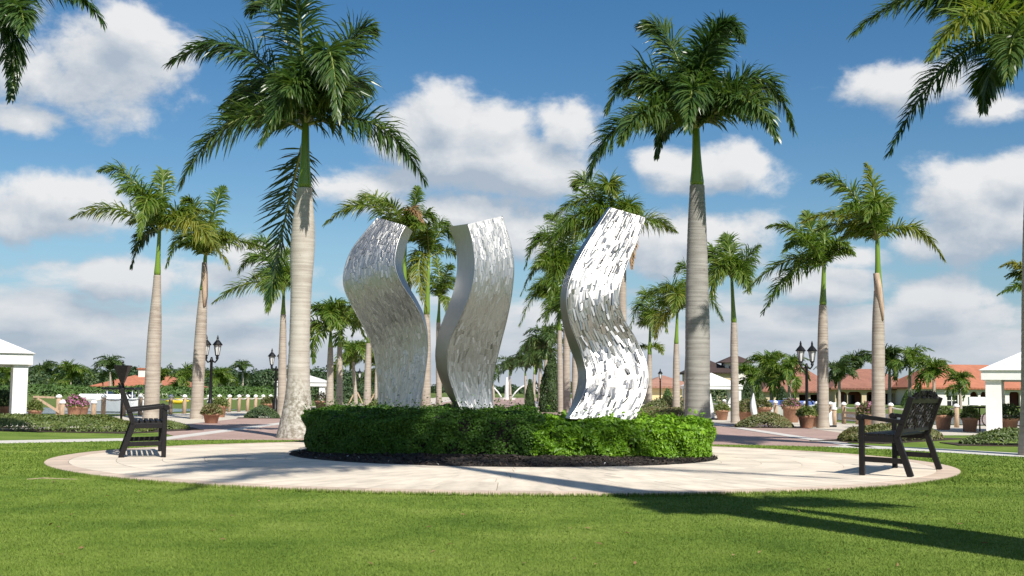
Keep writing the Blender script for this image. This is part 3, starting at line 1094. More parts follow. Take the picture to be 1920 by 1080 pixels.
grass('grass', 560000, 5.4, 14.0, 0.46, 0.013, 0.0034, outside_ring)
grass('grass', 160000, 14.0, 25.2, 0.46, 0.017, 0.005, outside_ring)


def edge_grass():
    n = 26000
    a = rng.uniform(0, 2 * np.pi, n)
    r = RR + 0.005 + np.abs(rng.normal(0, 0.03, n))
    x, y = RC[0] + r * np.cos(a), RC[1] + r * np.sin(a)
    hh = rng.uniform(0.025, 0.055, n)
    aa = rng.uniform(0, 6.28, n)
    b = np.stack([x, y, np.full(n, 0.006)], 1)
    sd = np.stack([np.cos(aa), np.sin(aa), np.zeros(n)], 1) * 0.005
    inw = -np.stack([np.cos(a), np.sin(a)], 1) * rng.uniform(-0.02, 0.035, n)[:, None]
    tip = b + np.stack([inw[:, 0], inw[:, 1], hh], 1)
    V = np.stack([b - sd, b + sd, tip], 1).reshape(-1, 3)
    t = np.arange(n)[:, None] * 3 + np.array([0, 1, 2])
    o = mobj('grass_edge', np_mesh('grass_edge', V, None, t, np.repeat(rng.normal(-0.05, 0.2, n), 3), [M['blade']]))
    tag(o, 'longer grass fringe along the edge of the round terrace', 'grass', None, 'stuff')


edge_grass()

# ------------------------------------------------------------------ planting ring with mulch and hedges
def mulch_bed():
    root = thing('mulch_bed', 'dark mulch bed with a shallow mound under the clipped hedges', 'planting bed', (MC[0], MC[1], 0.02))
    nr, na = 10, 96
    vs = [(0, 0, 0.13)]
    for i in range(1, nr + 1):
        r = MR * i / nr
        z = 0.02 + 0.11 * (1 - (i / nr) ** 3)
        for j in range(na):
            a = 2 * math.pi * j / na
            vs.append((r * math.cos(a), r * math.sin(a), z + (rng.normal(0, 0.008) if i < nr else 0)))
    fs = [(0, 1 + j, 1 + (j + 1) % na) for j in range(na)]
    for i in range(nr - 1):
        for j in range(na):
            fs.append((1 + i * na + j, 1 + (i + 1) * na + j, 1 + (i + 1) * na + (j + 1) % na, 1 + i * na + (j + 1) % na))
    n0 = len(vs)
    vs += [(MR * math.cos(2 * math.pi * j / na), MR * math.sin(2 * math.pi * j / na), -0.03) for j in range(na)]
    fs += [(1 + (nr - 1) * na + j, n0 + j, n0 + (j + 1) % na, 1 + (nr - 1) * na + (j + 1) % na) for j in range(na)]
    MB().add(vs, fs).build('mulch', M['mulch'], root)
    n = 9000
    a = rng.uniform(0, 2 * np.pi, n)
    r = MR * np.sqrt(rng.uniform(0.42, 0.985, n))
    z = 0.02 + 0.11 * (1 - (r / MR) ** 3) + rng.uniform(0.0, 0.02, n)
    cen = np.stack([r * np.cos(a), r * np.sin(a), z], 1)
    dr = rand_dirs(n)
    dr[:, 2] *= 0.35
    no = rand_dirs(n) * 0.4 + np.array([0, 0, 1])
    V, T, ti = leaves(cen, dr, no, rng.uniform(0.03, 0.09, n), rng.uniform(0.012, 0.03, n), rng.uniform(0, 1, n))
    mobj('wood_chips', np_mesh('wood_chips', V, None, T, ti, [M['chip']]), root)['kind'] = 'stuff'
    m = 26
    cen = cen[:m] + np.array([0, 0, 0.01])
    a = rng.uniform(np.pi, 2 * np.pi, m)
    r = MR * rng.uniform(0.86, 0.99, m)
    cen = np.stack([r * np.cos(a), r * np.sin(a), 0.035 + 0.11 * (1 - (r / MR) ** 3)], 1)
    V, T, ti = leaves(cen, rand_dirs(m), np.tile([0, 0, 1.0], (m, 1)), 0.05, 0.035, rng.uniform(0, 1, m))
    mobj('pale_pebbles', np_mesh('pale_pebbles', V, None, T, ti, [M['concrete']]), root)['kind'] = 'stuff'


mulch_bed()
HC, HX, HY = (-0.04, 19.95), 3.27, 2.45


def hedge(name, label, x0, x1, ztop, leaf, n, ll, lw, lump, rnd):
    """A clipped hedge: the part between x0 and x1 of one oval planting."""
    root = thing(name, label, 'hedge', (HC[0], HC[1], 0.05))

    def outline(a):
        c, s_ = np.cos(a), np.sin(a)
        e = 0.72
        return np.sign(c) * np.abs(c) ** e * HX, np.sign(s_) * np.abs(s_) ** e * HY

    def top(x, y):
        return ztop + 0.045 * np.sin(x * 2.3 + 1) * np.cos(y * 1.7) + 0.03 * np.sin(x * 6.1 + y * 4)

    # dark solid core inside the leaf skin, coloured for the shade between leaves
    na = 90
    A = np.linspace(0, 2 * np.pi, na, endpoint=False)
    ox, oy = outline(A)
    ox, oy = np.clip(ox * 0.955, x0 + 0.06, x1 - 0.06), oy * 0.945
    vs, fs = [], []
    for z, f in ((0.0, 0.97), (ztop * 0.55, 1.0), (ztop - 0.15, 0.99), (ztop - 0.07, 0.9)):
        vs += [(x * f if x0 < -1 and x1 > 1 else x, y * f, z) for x, y in zip(ox, oy)]
    for i in range(3):
        fs += [(i * na + j, i * na + (j + 1) % na, (i + 1) * na + (j + 1) % na, (i + 1) * na + j) for j in range(na)]
    fs.append(tuple(3 * na + j for j in range(na)))
    MB().add(vs, fs).build('dark_core', M['hedge_core'], root)
    # leaf skin: sides and top
    ns = int(n * 0.55)
    a = rng.uniform(0, 2 * np.pi, ns * 3)
    a = np.where(rng.uniform(0, 1, ns * 3) < 0.7, -np.abs(np.mod(a, np.pi)), a)
    sxx, syy = outline(a)
    ok = (sxx > x0) & (sxx < x1)
    sxx, syy = sxx[ok][:ns], syy[ok][:ns]
    m = len(sxx)
    v = rng.uniform(0, 1, m) ** 0.85
    z = 0.03 + v * (top(sxx, syy) - 0.05)
    lumps = lump * (np.sin(sxx * 5.3 + z * 7) * np.cos(z * 9 + sxx * 3.1) + 0.7 * np.sin(sxx * 13 + 2) * np.sin(z * 15 + sxx * 5))
    round_ = 1 - 0.13 * np.clip((v - 0.82) / 0.18, 0, 1) ** 2 - 0.03 * (1 - v)
    depth = rng.exponential(0.03, m)
    nr = unit(np.stack([sxx / HX ** 2, syy / HY ** 2, np.zeros(m)], 1))
    P1 = np.stack([sxx * round_, syy * round_, z], 1) + nr * (lumps - depth)[:, None]
    N1 = nr + np.array([0, 0, 0.5]) + rng.normal(0, rnd, (m, 3))
    nt2 = n - ns
    xx = rng.uniform(max(x0, -HX), min(x1, HX), nt2 * 2)
    yy = rng.uniform(-1, 1, nt2 * 2) ** 1 * HY
    inside = (np.abs(xx) / HX) ** (2 / 0.72) + (np.abs(yy) / HY) ** (2 / 0.72) < 0.97
    w_ = rng.uniform(0, 1, nt2 * 2) < np.where(yy < 0, 1, 0.7)
    xx, yy = xx[inside & w_][:nt2], yy[inside & w_][:nt2]
    m2 = len(xx)
    er = (np.abs(xx) / HX) ** 3 + (np.abs(yy) / HY) ** 3
    zt = top(xx, yy) - rng.exponential(0.028, m2) + lump * np.sin(xx * 7) * np.sin(yy * 6 + 1) - 0.06 * np.clip(er - 0.6, 0, 1)
    sprout = rng.uniform(0, 1, m2) < 0.10
    zt = zt + sprout * rng.exponential(0.048, m2)
    P2 = np.stack([xx, yy, zt], 1)
    N2 = np.array([0, 0, 1.0]) + rng.normal(0, rnd, (m2, 3))
    # the end face where the two hedges meet
    P = np.concatenate([P1, P2])
    Nn = np.concatenate([N1, N2])
    if x0 > -1 or x1 < 1:
        xe = x0 if x0 > -1 else x1
        ne = int(n * 0.07)
        ye = rng.uniform(-HY, HY * 0.2, ne)
        ze = rng.uniform(0.03, 1, ne) * (ztop - 0.02)
        P = np.concatenate([P, np.stack([np.full(ne, xe) + rng.normal(0, 0.03, ne), ye, ze], 1)])
        Nn = np.concatenate([Nn, np.tile([(-1.0 if x0 > -1 else 1.0), -0.3, 0.4], (ne, 1)) + rng.normal(0, rnd, (ne, 3))])
    gap = np.sin(P[:, 0] * 8.3 + P[:, 2] * 5 + 1) * np.sin(P[:, 2] * 11 - P[:, 0] * 4.1) * np.cos(P[:, 1] * 6.2 + P[:, 0] * 2)
    keep = rng.uniform(0, 1, len(P)) > 0.75 * (gap > 0.30)
    P, Nn = P[keep], Nn[keep]
    k = len(P)
    dr = np.cross(Nn, rand_dirs(k)) + np.array([0, 0, 0.15])
    ti = np.clip(0.42 + rng.normal(0, 0.2, k), 0, 1)
    V, T, tt = leaves(P, dr, Nn, ll * rng.uniform(0.7, 1.25, k), lw * rng.uniform(0.8, 1.2, k), ti)
    mobj('foliage', np_mesh('foliage', V, None, T, tt, [M[leaf]]), root)['kind'] = 'stuff'
    return root


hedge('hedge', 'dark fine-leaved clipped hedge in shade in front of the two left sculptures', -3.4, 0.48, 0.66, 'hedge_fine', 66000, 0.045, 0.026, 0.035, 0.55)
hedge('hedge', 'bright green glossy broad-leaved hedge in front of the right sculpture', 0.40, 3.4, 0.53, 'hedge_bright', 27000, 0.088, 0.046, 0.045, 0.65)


# ------------------------------------------------------------------ sculptures
def catmull(rows, t):
    rows = np.asarray(rows, float)
    n = len(rows) - 1
    x = np.clip(t * n, 0, n - 1e-6)
    i = x.astype(int)
    f = (x - i)[:, None]
    g = lambda k: rows[np.clip(i + k, 0, n)]
    p0, p1, p2, p3 = g(-1), g(0), g(1), g(2)
    return 0.5 * ((2 * p1) + (-p0 + p2) * f + (2 * p0 - 5 * p1 + 4 * p2 - p3) * f * f + (-p0 + 3 * p1 - 3 * p2 + p3) * f ** 3)


def sculpture(label, d, rows, side_right, bulge, thick, cols, patch_seed, tilt, twist=0.0, plinth=True):
    """rows: (outer, left, right) photo points of each cross line; bulge: depth of each row; the body is a twisted wave with four faces."""
    rg = np.random.default_rng(patch_seed)
    base = np.array([pt((rows[-1][1][0] + rows[-1][2][0]) / 2, 780, d)[0], d, 0])
    root = thing('wave_sculpture', label, 'sculpture', tuple(base), 0, 'stainless steel wave sculptures')
    FL, FR, BK = [], [], []
    for (o, l, r_), bz in zip(rows, bulge):
        dl, dr = d + bz - twist / 2, d + bz + twist / 2
        pl, pr = pt(l[0], l[1], dl) - base, pt(r_[0], r_[1], dr) - base
        po = pt(o[0], o[1], (dr if side_right else dl) + thick * 0.55) - base
        FL.append(pl)
        FR.append(pr)
        BK.append(po)
    K = 64
    t = np.linspace(0, 1, K)
    FL, FR, BK = catmull(FL, t), catmull(FR, t), catmull(BK, t)
    if side_right:
        BR = BK
        BL = FL + (BK - FR)
    else:
        BL = BK
        BR = FR + (BK - FL)
    # hidden back edges keep inside the outline
    if side_right:
        BL = FL + (BK - FR) * np.array([0.0, 1, 1]) + np.array([0.04, 0, 0])
    else:
        BR = FR + (BK - FL) * np.array([0.0, 1, 1]) - np.array([0.04, 0, 0])
    nc = 10
    u = np.linspace(0, 1, nc + 1)

    def face(a, b, flip=False):
        V = (a[:, None, :] * (1 - u)[None, :, None] + b[:, None, :] * u[None, :, None]).reshape(-1, 3)
        q = np.array([[i * (nc + 1) + j, i * (nc + 1) + j + 1, (i + 1) * (nc + 1) + j + 1, (i + 1) * (nc + 1) + j] for i in range(K - 1) for j in range(nc)])
        return V, (q[:, ::-1] if not flip else q)
    for nm, a, b in (('front_face', FL, FR), ('right_side', FR, BR), ('back_face', BR, BL), ('left_side', BL, FL)):
        V, q = face(a, b)
        mobj(nm, np_mesh(nm, V, q, None, np.full(len(V), 0.3), [M['steel_recess' if nm == 'front_face' and cols < 22 else 'steel']], smooth=True), root)
    for nm, i in (('top_cap', 0), ('foot_cap', K - 1)):
        MB().add([FL[i], FR[i], BR[i], BL[i]], [(0, 1, 2, 3)]).build(nm, M['steel'], root)
    # raised edge beads where the faces meet
    for nm, e in (('edge_bead', FL), ('edge_bead', FR)):
        MB().tube(list(e), 0.010, 6).build(nm, M['steel'], root, smooth=True)

    # ground patches on the front: long dashes, each tilted its own way
    dS = np.concatenate([[0], np.cumsum(np.linalg.norm(np.diff((FL + FR) / 2, axis=0), axis=1))])
    Ltot = dS[-1]
    wmean = np.mean(np.linalg.norm(FR - FL, axis=1))

    def ev(uu, s):
        k = np.interp(s, dS, np.arange(K))
        i = np.clip(k.astype(int), 0, K - 2)
        f = (k - i)[:, None]
        l = FL[i] * (1 - f) + FL[i + 1] * f
        r_ = FR[i] * (1 - f) + FR[i + 1] * f
        return l * (1 - uu[:, None]) + r_ * uu[:, None]
    uu, s0, s1 = [], [], []
    for c in range(cols):
        s = -rg.uniform(0, 0.2)
        while s < Ltot:
            l = rg.uniform(0.08, 0.24) * (1.0 if cols < 22 else 0.85)
            uu.append((c + 0.5 + rg.uniform(-0.22, 0.22)) / cols)
            s0.append(max(s, 0.002))
            s1.append(min(s + l * 0.98, Ltot - 0.002))
            s += l * rg.uniform(0.86, 1.06)
    uu, s0, s1 = np.array(uu), np.array(s0), np.array(s1)
    ok = s1 - s0 > 0.04
    uu, s0, s1 = uu[ok], s0[ok], s1[ok]
    m = len(uu)
    half = 0.5 / cols * rg.uniform(0.58, 0.97, m)
    skew = rg.normal(0, 0.012, m)
    ul, ur = np.clip(uu - half, 0.006, 0.994), np.clip(uu + half, 0.006, 0.994)
    sm = (s0 + s1) / 2
    # outward normal
    e1 = ev(np.clip(uu + 0.02, 0, 1), sm) - ev(np.clip(uu - 0.02, 0, 1), sm)
    e2 = ev(uu, np.minimum(sm + 0.02, Ltot)) - ev(uu, np.maximum(sm - 0.02, 0))
    nrm = unit(np.cross(e2, e1))
    nrm = np.where((nrm[:, 1] > 0)[:, None], -nrm, nrm)
    tx, ty = rg.normal(0, tilt, m), rg.normal(0, tilt, m)
    lift = 0.003 + rg.uniform(0, 0.003, m)
    w_ = wmean * half * 2
    h_ = s1 - s0
    A = ev(np.clip(ul + skew, 0.006, 0.994), s0 + 0.012) + nrm * (lift + np.abs(w_ * tx) / 2 + (-w_ / 2 * tx))[:, None]
    B_ = ev(np.clip(ur + skew, 0.006, 0.994), s0) + nrm * (lift + np.abs(w_ * tx) / 2 + (w_ / 2 * tx))[:, None]
    Cc = ev(np.clip(ur - skew, 0.006, 0.994), s1 - 0.012) + nrm * (lift + np.abs(w_ * tx) / 2 + (w_ / 2 * tx))[:, None]
    Dd = ev(np.clip(ul - skew, 0.006, 0.994), s1) + nrm * (lift + np.abs(w_ * tx) / 2 + (-w_ / 2 * tx))[:, None]
    # tilt along the length, bounded so that a patch stays a shallow facet
    ly = np.clip(ty * h_ * 0.4, -0.014, 0.014)
    A, B_ = A + nrm * (np.abs(ly) + ly)[:, None], B_ + nrm * (np.abs(ly) + ly)[:, None]
    Cc, Dd = Cc + nrm * (np.abs(ly) - ly)[:, None], Dd + nrm * (np.abs(ly) - ly)[:, None]
    top4 = [A, B_, Cc, Dd]
    sk = [q - nrm * 0.02 for q in top4]
    V = np.stack(top4 + sk, 1).reshape(-1, 3)
    idx = np.arange(m)[:, None] * 8
    q = np.concatenate([idx + np.array(f) for f in ([0, 3, 2, 1], [0, 1, 5, 4], [1, 2, 6, 5], [2, 3, 7, 6], [3, 0, 4, 7])], 0)
    mobj('ground_patches', np_mesh('ground_patches', V, q, None, np.repeat(rg.uniform(0, 1, m), 8), [M['steel_patch']], smooth=False), root)['kind'] = 'stuff'
    foot = (FL[-1] + FR[-1] + BR[-1] + BL[-1]) / 4
    mb = MB()
    mb.box((foot[0], foot[1], (foot[2] + 0.05) / 2), (0.30, 0.30, foot[2] + 0.01 - 0.05))
    mb.build('plinth', M['black'], root)
    return root


rows1 = [((774, 434), (708, 408), (761, 423)), ((766, 449), (685, 435), (750, 443)), ((759, 474), (660, 468), (743, 467)), ((755, 497), (646, 505), (740, 492)),
         ((759, 520), (645, 537), (745, 515)), ((769, 541), (659, 572), (757, 539)), ((785, 568), (681, 612), (776, 567)), ((798, 600), (698, 652), (793, 601)),
         ((803, 644), (707, 702), (802, 646)), ((797, 704), (709, 758), (796, 706)), ((788, 765), (709, 806), (786, 770)), ((783, 815), (708, 828), (781, 824))]
sculpture('left wave-shaped steel column with dull grey front and curved right edge', 20.6, rows1, True,
          [0.25, 0.175, 0.10, 0.05, 0.04, 0.08, 0.16, 0.24, 0.28, 0.28, 0.26, 0.26], 0.50, 25, 5, 0.055, twist=-0.16)
rows2 = [((840, 425), (877, 420), (941, 405)), ((853, 457), (886, 455), (955, 450)), ((857, 500), (890, 501), (963, 496)), ((850, 546), (882, 549), (960, 545)),
         ((835, 588), (864, 593), (951, 595)), ((819, 636), (841, 645), (937, 650)), ((817, 682), (840, 697), (925, 702)), ((832, 728), (855, 747), (922, 743)),
         ((856, 770), (867, 777), (928, 776)), ((870, 815), (876, 815), (935, 815))]
sculpture('middle wave-shaped steel column showing its wide smooth left side', 20.2, rows2, False,
          [0.11, 0.075, 0.05, 0.06, 0.13, 0.22, 0.28, 0.29, 0.27, 0.26], 0.62, 23, 6, 0.050, twist=0.06)
rows3 = [((1141, 388), (1145, 389), (1210, 408)), ((1117, 421), (1122, 424), (1198, 443)), ((1087, 466), (1093, 471), (1179, 488)), ((1063, 509), (1071, 517), (1165, 526)),
         ((1051, 550), (1062, 560), (1160, 560)), ((1053, 597), (1070, 609), (1169, 597)), ((1066, 646), (1087, 653), (1190, 632)), ((1081, 686), (1098, 692), (1208, 670)),
         ((1083, 716), (1099, 722), (1216, 704)), ((1073, 755), (1087, 754), (1209, 742)), ((1060, 783), (1067, 785), (1190, 787))]
sculpture('right wave-shaped steel column with glittering bright front of ground patches', 18.9, rows3, False,
          [0.62, 0.44, 0.20, 0.02, -0.06, -0.02, 0.06, 0.02, -0.12, -0.30, -0.44], 0.48, 20, 7, 0.19, twist=0.12)


# ------------------------------------------------------------------ benches
def bench(label, loc, rz, Lh=0.92):
    """Local x along the seat, y towards the sitter's front."""
    root = thing('bench', label, 'bench', loc, rz, 'black benches on the terrace')
    B = M['bench']
    for s in (-1, 1):
        x = s * Lh
        MB().beam((x, 0.22, 0), (x, 0.22, 0.70), 0.065, 0.065, (0, 1, 0)).build('front_leg', B, root, bevel=0.006)
        mb = MB()
        mb.beam((x, -0.36, 0), (x, -0.20, 0.48), 0.065, 0.075, (0, 1, 0))
        mb.beam((x, -0.20, 0.46), (x, -0.385, 0.965), 0.065, 0.070, (0, 1, 0))
        mb.build('rear_leg', B, root, bevel=0.006)
        mb = MB()
        mb.beam((x, -0.29, 0.655), (x, 0.20, 0.715), 0.085, 0.05)
        mb.tube([(x - 0.045, 0.24, 0.705), (x + 0.045, 0.24, 0.705)], 0.042, 10)
        mb.build('armrest', B, root, bevel=0.006)
        MB().beam((x, -0.30, 0.185), (x, 0.22, 0.20), 0.04, 0.065).build('side_stretcher', B, root, bevel=0.004)
        MB().beam((x, -0.21, 0.445), (x, 0.22, 0.45), 0.05, 0.075).build('seat_rail', B, root, bevel=0.004)
    MB().beam((-Lh, 0.235, 0.44), (Lh, 0.235, 0.44), 0.03, 0.07).build('front_rail', B, root, bevel=0.004)
    sm = MB().box((0, 0, 0), (2 * Lh + 0.02, 0.052, 0.024)).mesh('slat', B)
    for i in range(6):
        o = mobj('slat', sm, root, (0, -0.165 + i * 0.076, 0.500 - (0.006 if i < 2 else 0)))
    # back: rails, arched crest and a cast lattice of scrolls
    def bk(x, h, off=0.0):      # point in the plane of the back
        return (x, -0.20 - 0.36 * (h - 0.48) + off, h)
    MB().beam(bk(-Lh, 0.55), bk(Lh, 0.55), 0.035, 0.05).build('lower_rail', B, root, bevel=0.004)
    MB().beam(bk(-Lh, 0.925), bk(Lh, 0.925), 0.035, 0.075, (0, -0.36, 1)).build('top_rail', B, root, bevel=0.004)
    mb = MB()
    n = 20
    pts = []
    for i in range(n + 1):
        x = -Lh * 0.72 + 1.44 * Lh * i / n
        h = 0.955 + 0.06 * (1 - (2 * i / n - 1) ** 4)
        pts.append((x, h))
    vs = [bk(x, h, 0.016) for x, h in pts] + [bk(x, 0.95, 0.016) for x, h in pts] + [bk(x, h, -0.016) for x, h in pts] + [bk(x, 0.95, -0.016) for x, h in pts]
    q = n + 1
    fs = []
    for i in range(n):
        fs += [(i, i + 1, q + i + 1, q + i), (2 * q + i, 3 * q + i, 3 * q + i + 1, 2 * q + i + 1), (i, 2 * q + i, 2 * q + i + 1, i + 1)]
    mb.add(vs, fs).build('crest', B, root)
    # carved leaves on the crest
    m = 420
    i = rng.integers(0, n, m)
    xs = np.array([pts[k][0] for k in i]) + rng.uniform(-0.05, 0.05, m)
    hs = rng.uniform(0.95, 0.965, m) + rng.uniform(0, 1, m) * np.array([pts[k][1] - 0.94 for k in i])
    cen = np.array([bk(x, h) for x, h in zip(xs, hs)])
    cen[:, 1] += rng.choice([-0.022, 0.022], m)
    V, T, ti = leaves(cen, rand_dirs(m) * np.array([1, 0.25, 1]), np.tile([0, 1.0, 0.3], (m, 1)) + rng.normal(0, 0.3, (m, 3)), 0.07, 0.035, rng.uniform(0, 1, m))
    mobj('carved_leaves', np_mesh('carved_leaves', V, None, T, ti, [B]), root)['kind'] = 'stuff'
    # lattice
    for k in range(14):
        x = -Lh + 0.10 + k * (2 * Lh - 0.2) / 13
        mb = MB()
        ptsl = []
        for j in range(9):
            h = 0.56 + 0.35 * j / 8
            ptsl.append(bk(x + 0.045 * math.sin(j * 0.95 + k * 1.3) + 0.02 * math.sin(j * 2.1 + k), h))
        mb.tube(ptsl, 0.014, 5)
        mb.build('scroll_bar', B, root)
        mb = MB()
        cx, ch = x + 0.06, 0.66 + 0.09 * (k % 3)
        mb.tube([bk(cx + 0.05 * math.cos(a) * (1 - a / 14), ch + 0.05 * math.sin(a) * (1 - a / 14)) for a in np.linspace(0, 7.5, 14)], 0.011, 5)
        mb.build('scroll', B, root)
    m = 230
    xs, hs = rng.uniform(-Lh + 0.06, Lh - 0.06, m), rng.uniform(0.58, 0.93, m)
    cen = np.array([bk(x, h) for x, h in zip(xs, hs)])
    V, T, ti = leaves(cen, rand_dirs(m) * np.array([1, 0.2, 1]), np.tile([0, 1.0, 0.3], (m, 1)) + rng.normal(0, 0.2, (m, 3)), 0.085, 0.045, rng.uniform(0, 1, m))
    mobj('cast_leaves', np_mesh('cast_leaves', V, None, T, ti, [B]), root)['kind'] = 'stuff'
    return root


zt = 0.04
bench('black wooden bench at the left edge of the terrace, seen from its end', (-5.40, 18.35, zt), R(107.4) + math.pi, 0.90)
bench('black bench with ornate arched back at the right edge of the terrace', (4.97, 15.90, zt), math.atan2(0.87, 0.49), 0.92)


# ------------------------------------------------------------------ palms, front to back
# (mid, tip) of each frond in photo pixels with a depth offset in metres
royal('tall royal palm with bulging grey trunk and rough mossy base, left of the sculptures', (556, 824), 26.4, (571, 353), (573, 235), [78, 60, 45, 41, 38, 38, 38, 40, 46, 46, 38, 27], [
    ((455, 92, 0.3), (320, 118, 0.2), {'tint': 0.32}),
    ((520, 22, 0.6), (470, 22, 1.2), {'n': 80, 'tint': 0.35}),
    ((555, -5, -0.5), (520, 8, -1.4), {'tint': 0.3}),
    ((648, 88, 0.4), (697, 55, 0.6), {'tint': 0.4}),
    ((612, 95, -1.2), (632, 215, -2.1), {'tint': 0.42}),
    ((445, 225, -0.5), (338, 345, -0.9), {'tint': 0.5}),
    ((700, 232, -0.4), (793, 335, -0.6), {'tint': 0.42}),
    ((538, 395, 1.3), (505, 560, 1.2), {'tint': 0.2, 'g': 0.12, 'n': 75,  'start': (568, 270, 0.3), 'leaf': 'frond_dark', 'label': 'old dark frond hanging behind the trunk'}),
    ((512, 150, 1.2), (420, 200, 2.2), {'tint': 0.3}),
    ((660, 150, 1.4), (655, 210, 2.4), {'tint': 0.35}),
    ((560, 150, -1.0), (490, 265, -1.9), {'tint': 0.35}),
], trunk='trunk_near', leaf='frond_dark', n=140, L=0.86, rings=50, extra=6, flare=0.16, width=0.043, sides=28, grav=0.38)
royal('tall royal palm with smooth grey trunk dappled by shade, right of the sculptures', (1308, 822), 26.2, (1307, 348), (1305, 240), [58, 48, 46, 46, 46, 45, 43, 40, 37, 33, 27], [
    ((1258, 85, 0.5), (1203, 48, 0.8), {'tint': 0.45}),
    ((1345, 70, 0.5), (1392, 72, 0.2), {'tint': 0.32}),
    ((1318, 110, -0.8), (1368, 40, -1.2), {'tint': 0.2}),
    ((1210, 138, 0.4), (1138, 205, 0.4), {'tint': 0.4}),
    ((1175, 228, -0.4), (1104, 330, -0.6), {'tint': 0.28}),
    ((1225, 205, -1.5), (1165, 262, -2.4), {'tint': 0.48}),
    ((1415, 148, 0.0), (1488, 245, -0.1), {'tint': 0.42}),
    ((1395, 190, -1.2), (1455, 255, -2.0), {'tint': 0.45}),
    ((1262, 205, 1.3), (1232, 290, 2.0), {'tint': 0.2, 'L': 0.6}),
    ((1340, 175, 1.6), (1390, 215, 2.6), {'tint': 0.3}),
    ((1300, 165, -1.3), (1290, 240, -2.3), {'tint': 0.4, 'L': 0.7}),
], trunk='trunk_grey', leaf='frond_dark', n=150, L=0.72, rings=50, extra=5, width=0.043, sides=28, grav=0.38)
royal('royal palm at the right picture edge, its long fronds hanging into view', (1940, 858), 21.6, (1941, 300), (1936, 75), [60, 48, 46, 46, 44, 40, 30], [
    ((1768, -12, -0.4), (1600, 62, -0.6), {'tint': 0.45}),
    ((1795, 105, -0.2), (1668, 285, -0.4), {'tint': 0.12, 'leaf': 'frond_dark'}),
    ((1845, 22, -1.3), (1745, 105, -2.0), {'tint': 0.62, 'leaf': 'frond_mid'}),
    ((1870, 110, 0.8), (1845, 200, 1.2), {'tint': 0.2}),
    ((1905, 60, -1.4), (1890, 140, -2.4), {'tint': 0.5}),
    ((2010, -20, 0.2), (2100, 90, 0.3), {}),
    ((1990, 60, -0.8), (2050, 190, -1.3), {}),
    ((1935, -80, 0.4), (1960, -160, 0.8), {}),
], leaf='frond_dark', n=150, L=0.72, extra=5, width=0.038, rings=46, grav=0.30, tint=0.4)
royal('royal palm just outside the left picture edge, only its dark fronds in view', (-75, 862), 21.5, (-62, 270), (-55, 55), [60, 48, 46, 46, 42, 30], [
    ((75, -40, -0.3), (192, 40, -0.6), {'tint': 0.25}),
    ((20, 5, -1.2), (45, 60, -2.2), {'tint': 0.35}),
    ((15, 40, 0.3), (22, 178, 0.4), {'tint': 0.12}),
    ((-150, -10, 0.3), (-250, 90, 0.5), {}),
    ((-60, -80, 0.6), (-40, -170, 1.2), {}),
    ((-120, 60, -0.8), (-180, 180, -1.4), {}),
], leaf='frond_dark', n=150, L=0.66, extra=4, width=0.038, rings=46, grav=0.30, tint=0.3)

royal('royal palm with bright green crownshaft behind the left bench', (283, 787), 40.0, (295, 516), (299, 432), [33, 28, 28, 28, 27, 26, 24, 20, 16, 13], [
    ((218, 392, 0), (136, 408, -0.3), {'tint': 0.58}),
    ((245, 335, 0.4), (190, 318, 0.6), {'tint': 0.42}),
    ((268, 360, -1.0), (222, 360, -2.0), {'tint': 0.4}),
    ((305, 345, 0.3), (305, 322, 0.9), {'tint': 0.45}),
    ((362, 420, -0.8), (428, 498, -1.0), {'tint': 0.78}),
    ((345, 398, 0.6), (395, 398, 0.8), {'tint': 0.6}),
    ((268, 440, 0.5), (247, 500, 0.6), {'tint': 0.15, 'leaf': 'frond_dark'}),
    ((280, 370, -1.2), (262, 440, -2.2), {'tint': 0.4}),
], n=80, rings=44, extra=4, tint=0.45)
royal('royal palm with peeling dry sheath on its trunk, beside the tall double lamp', (368, 786), 42.5, (381, 545), (385, 482), [25, 23, 23, 23, 22, 21, 18, 14], [
    ((403, 390, 0.4), (418, 352, 0.8), {'tint': 0.3}),
    ((365, 392, -0.4), (342, 380, -0.8), {'tint': 0.45}),
    ((418, 440, -0.3), (446, 452, -0.4), {'tint': 0.6}),
    ((440, 452, 0.8), (500, 468, 1.2), {'tint': 0.5}),
    ((345, 440, 0.2), (312, 500, 0.3), {'tint': 0.35}),
    ((390, 420, -1.2), (380, 450, -2.2), {'tint': 0.6}),
    ((360, 420, 1.0), (330, 430, 1.8), {'tint': 0.4}),
], n=75, rings=40, extra=4, sheath=((382, 492), (383, 574)))
royal('royal palm close behind the tall left palm, fronds reaching left', (528, 784), 46.0, (531, 590), (532, 545), [19, 17, 16, 15, 13, 10], [
    ((470, 530, 0), (402, 566, -0.2), {'tint': 0.5}),
    ((490, 480, 0.3), (448, 510, 0.4), {'tint': 0.35}),
    ((518, 520, -1.2), (502, 580, -2.0), {'tint': 0.45, 'L': 0.9}),
    ((530, 490, 0.8), (545, 470, 1.4), {'tint': 0.4}),
    ((545, 510, -0.6), (560, 560, -1.0), {'tint': 0.4}),
    ((500, 460, 0.6), (470, 462, 1.0), {'tint': 0.3}),
], n=75, rings=36, extra=3, L=0.75)
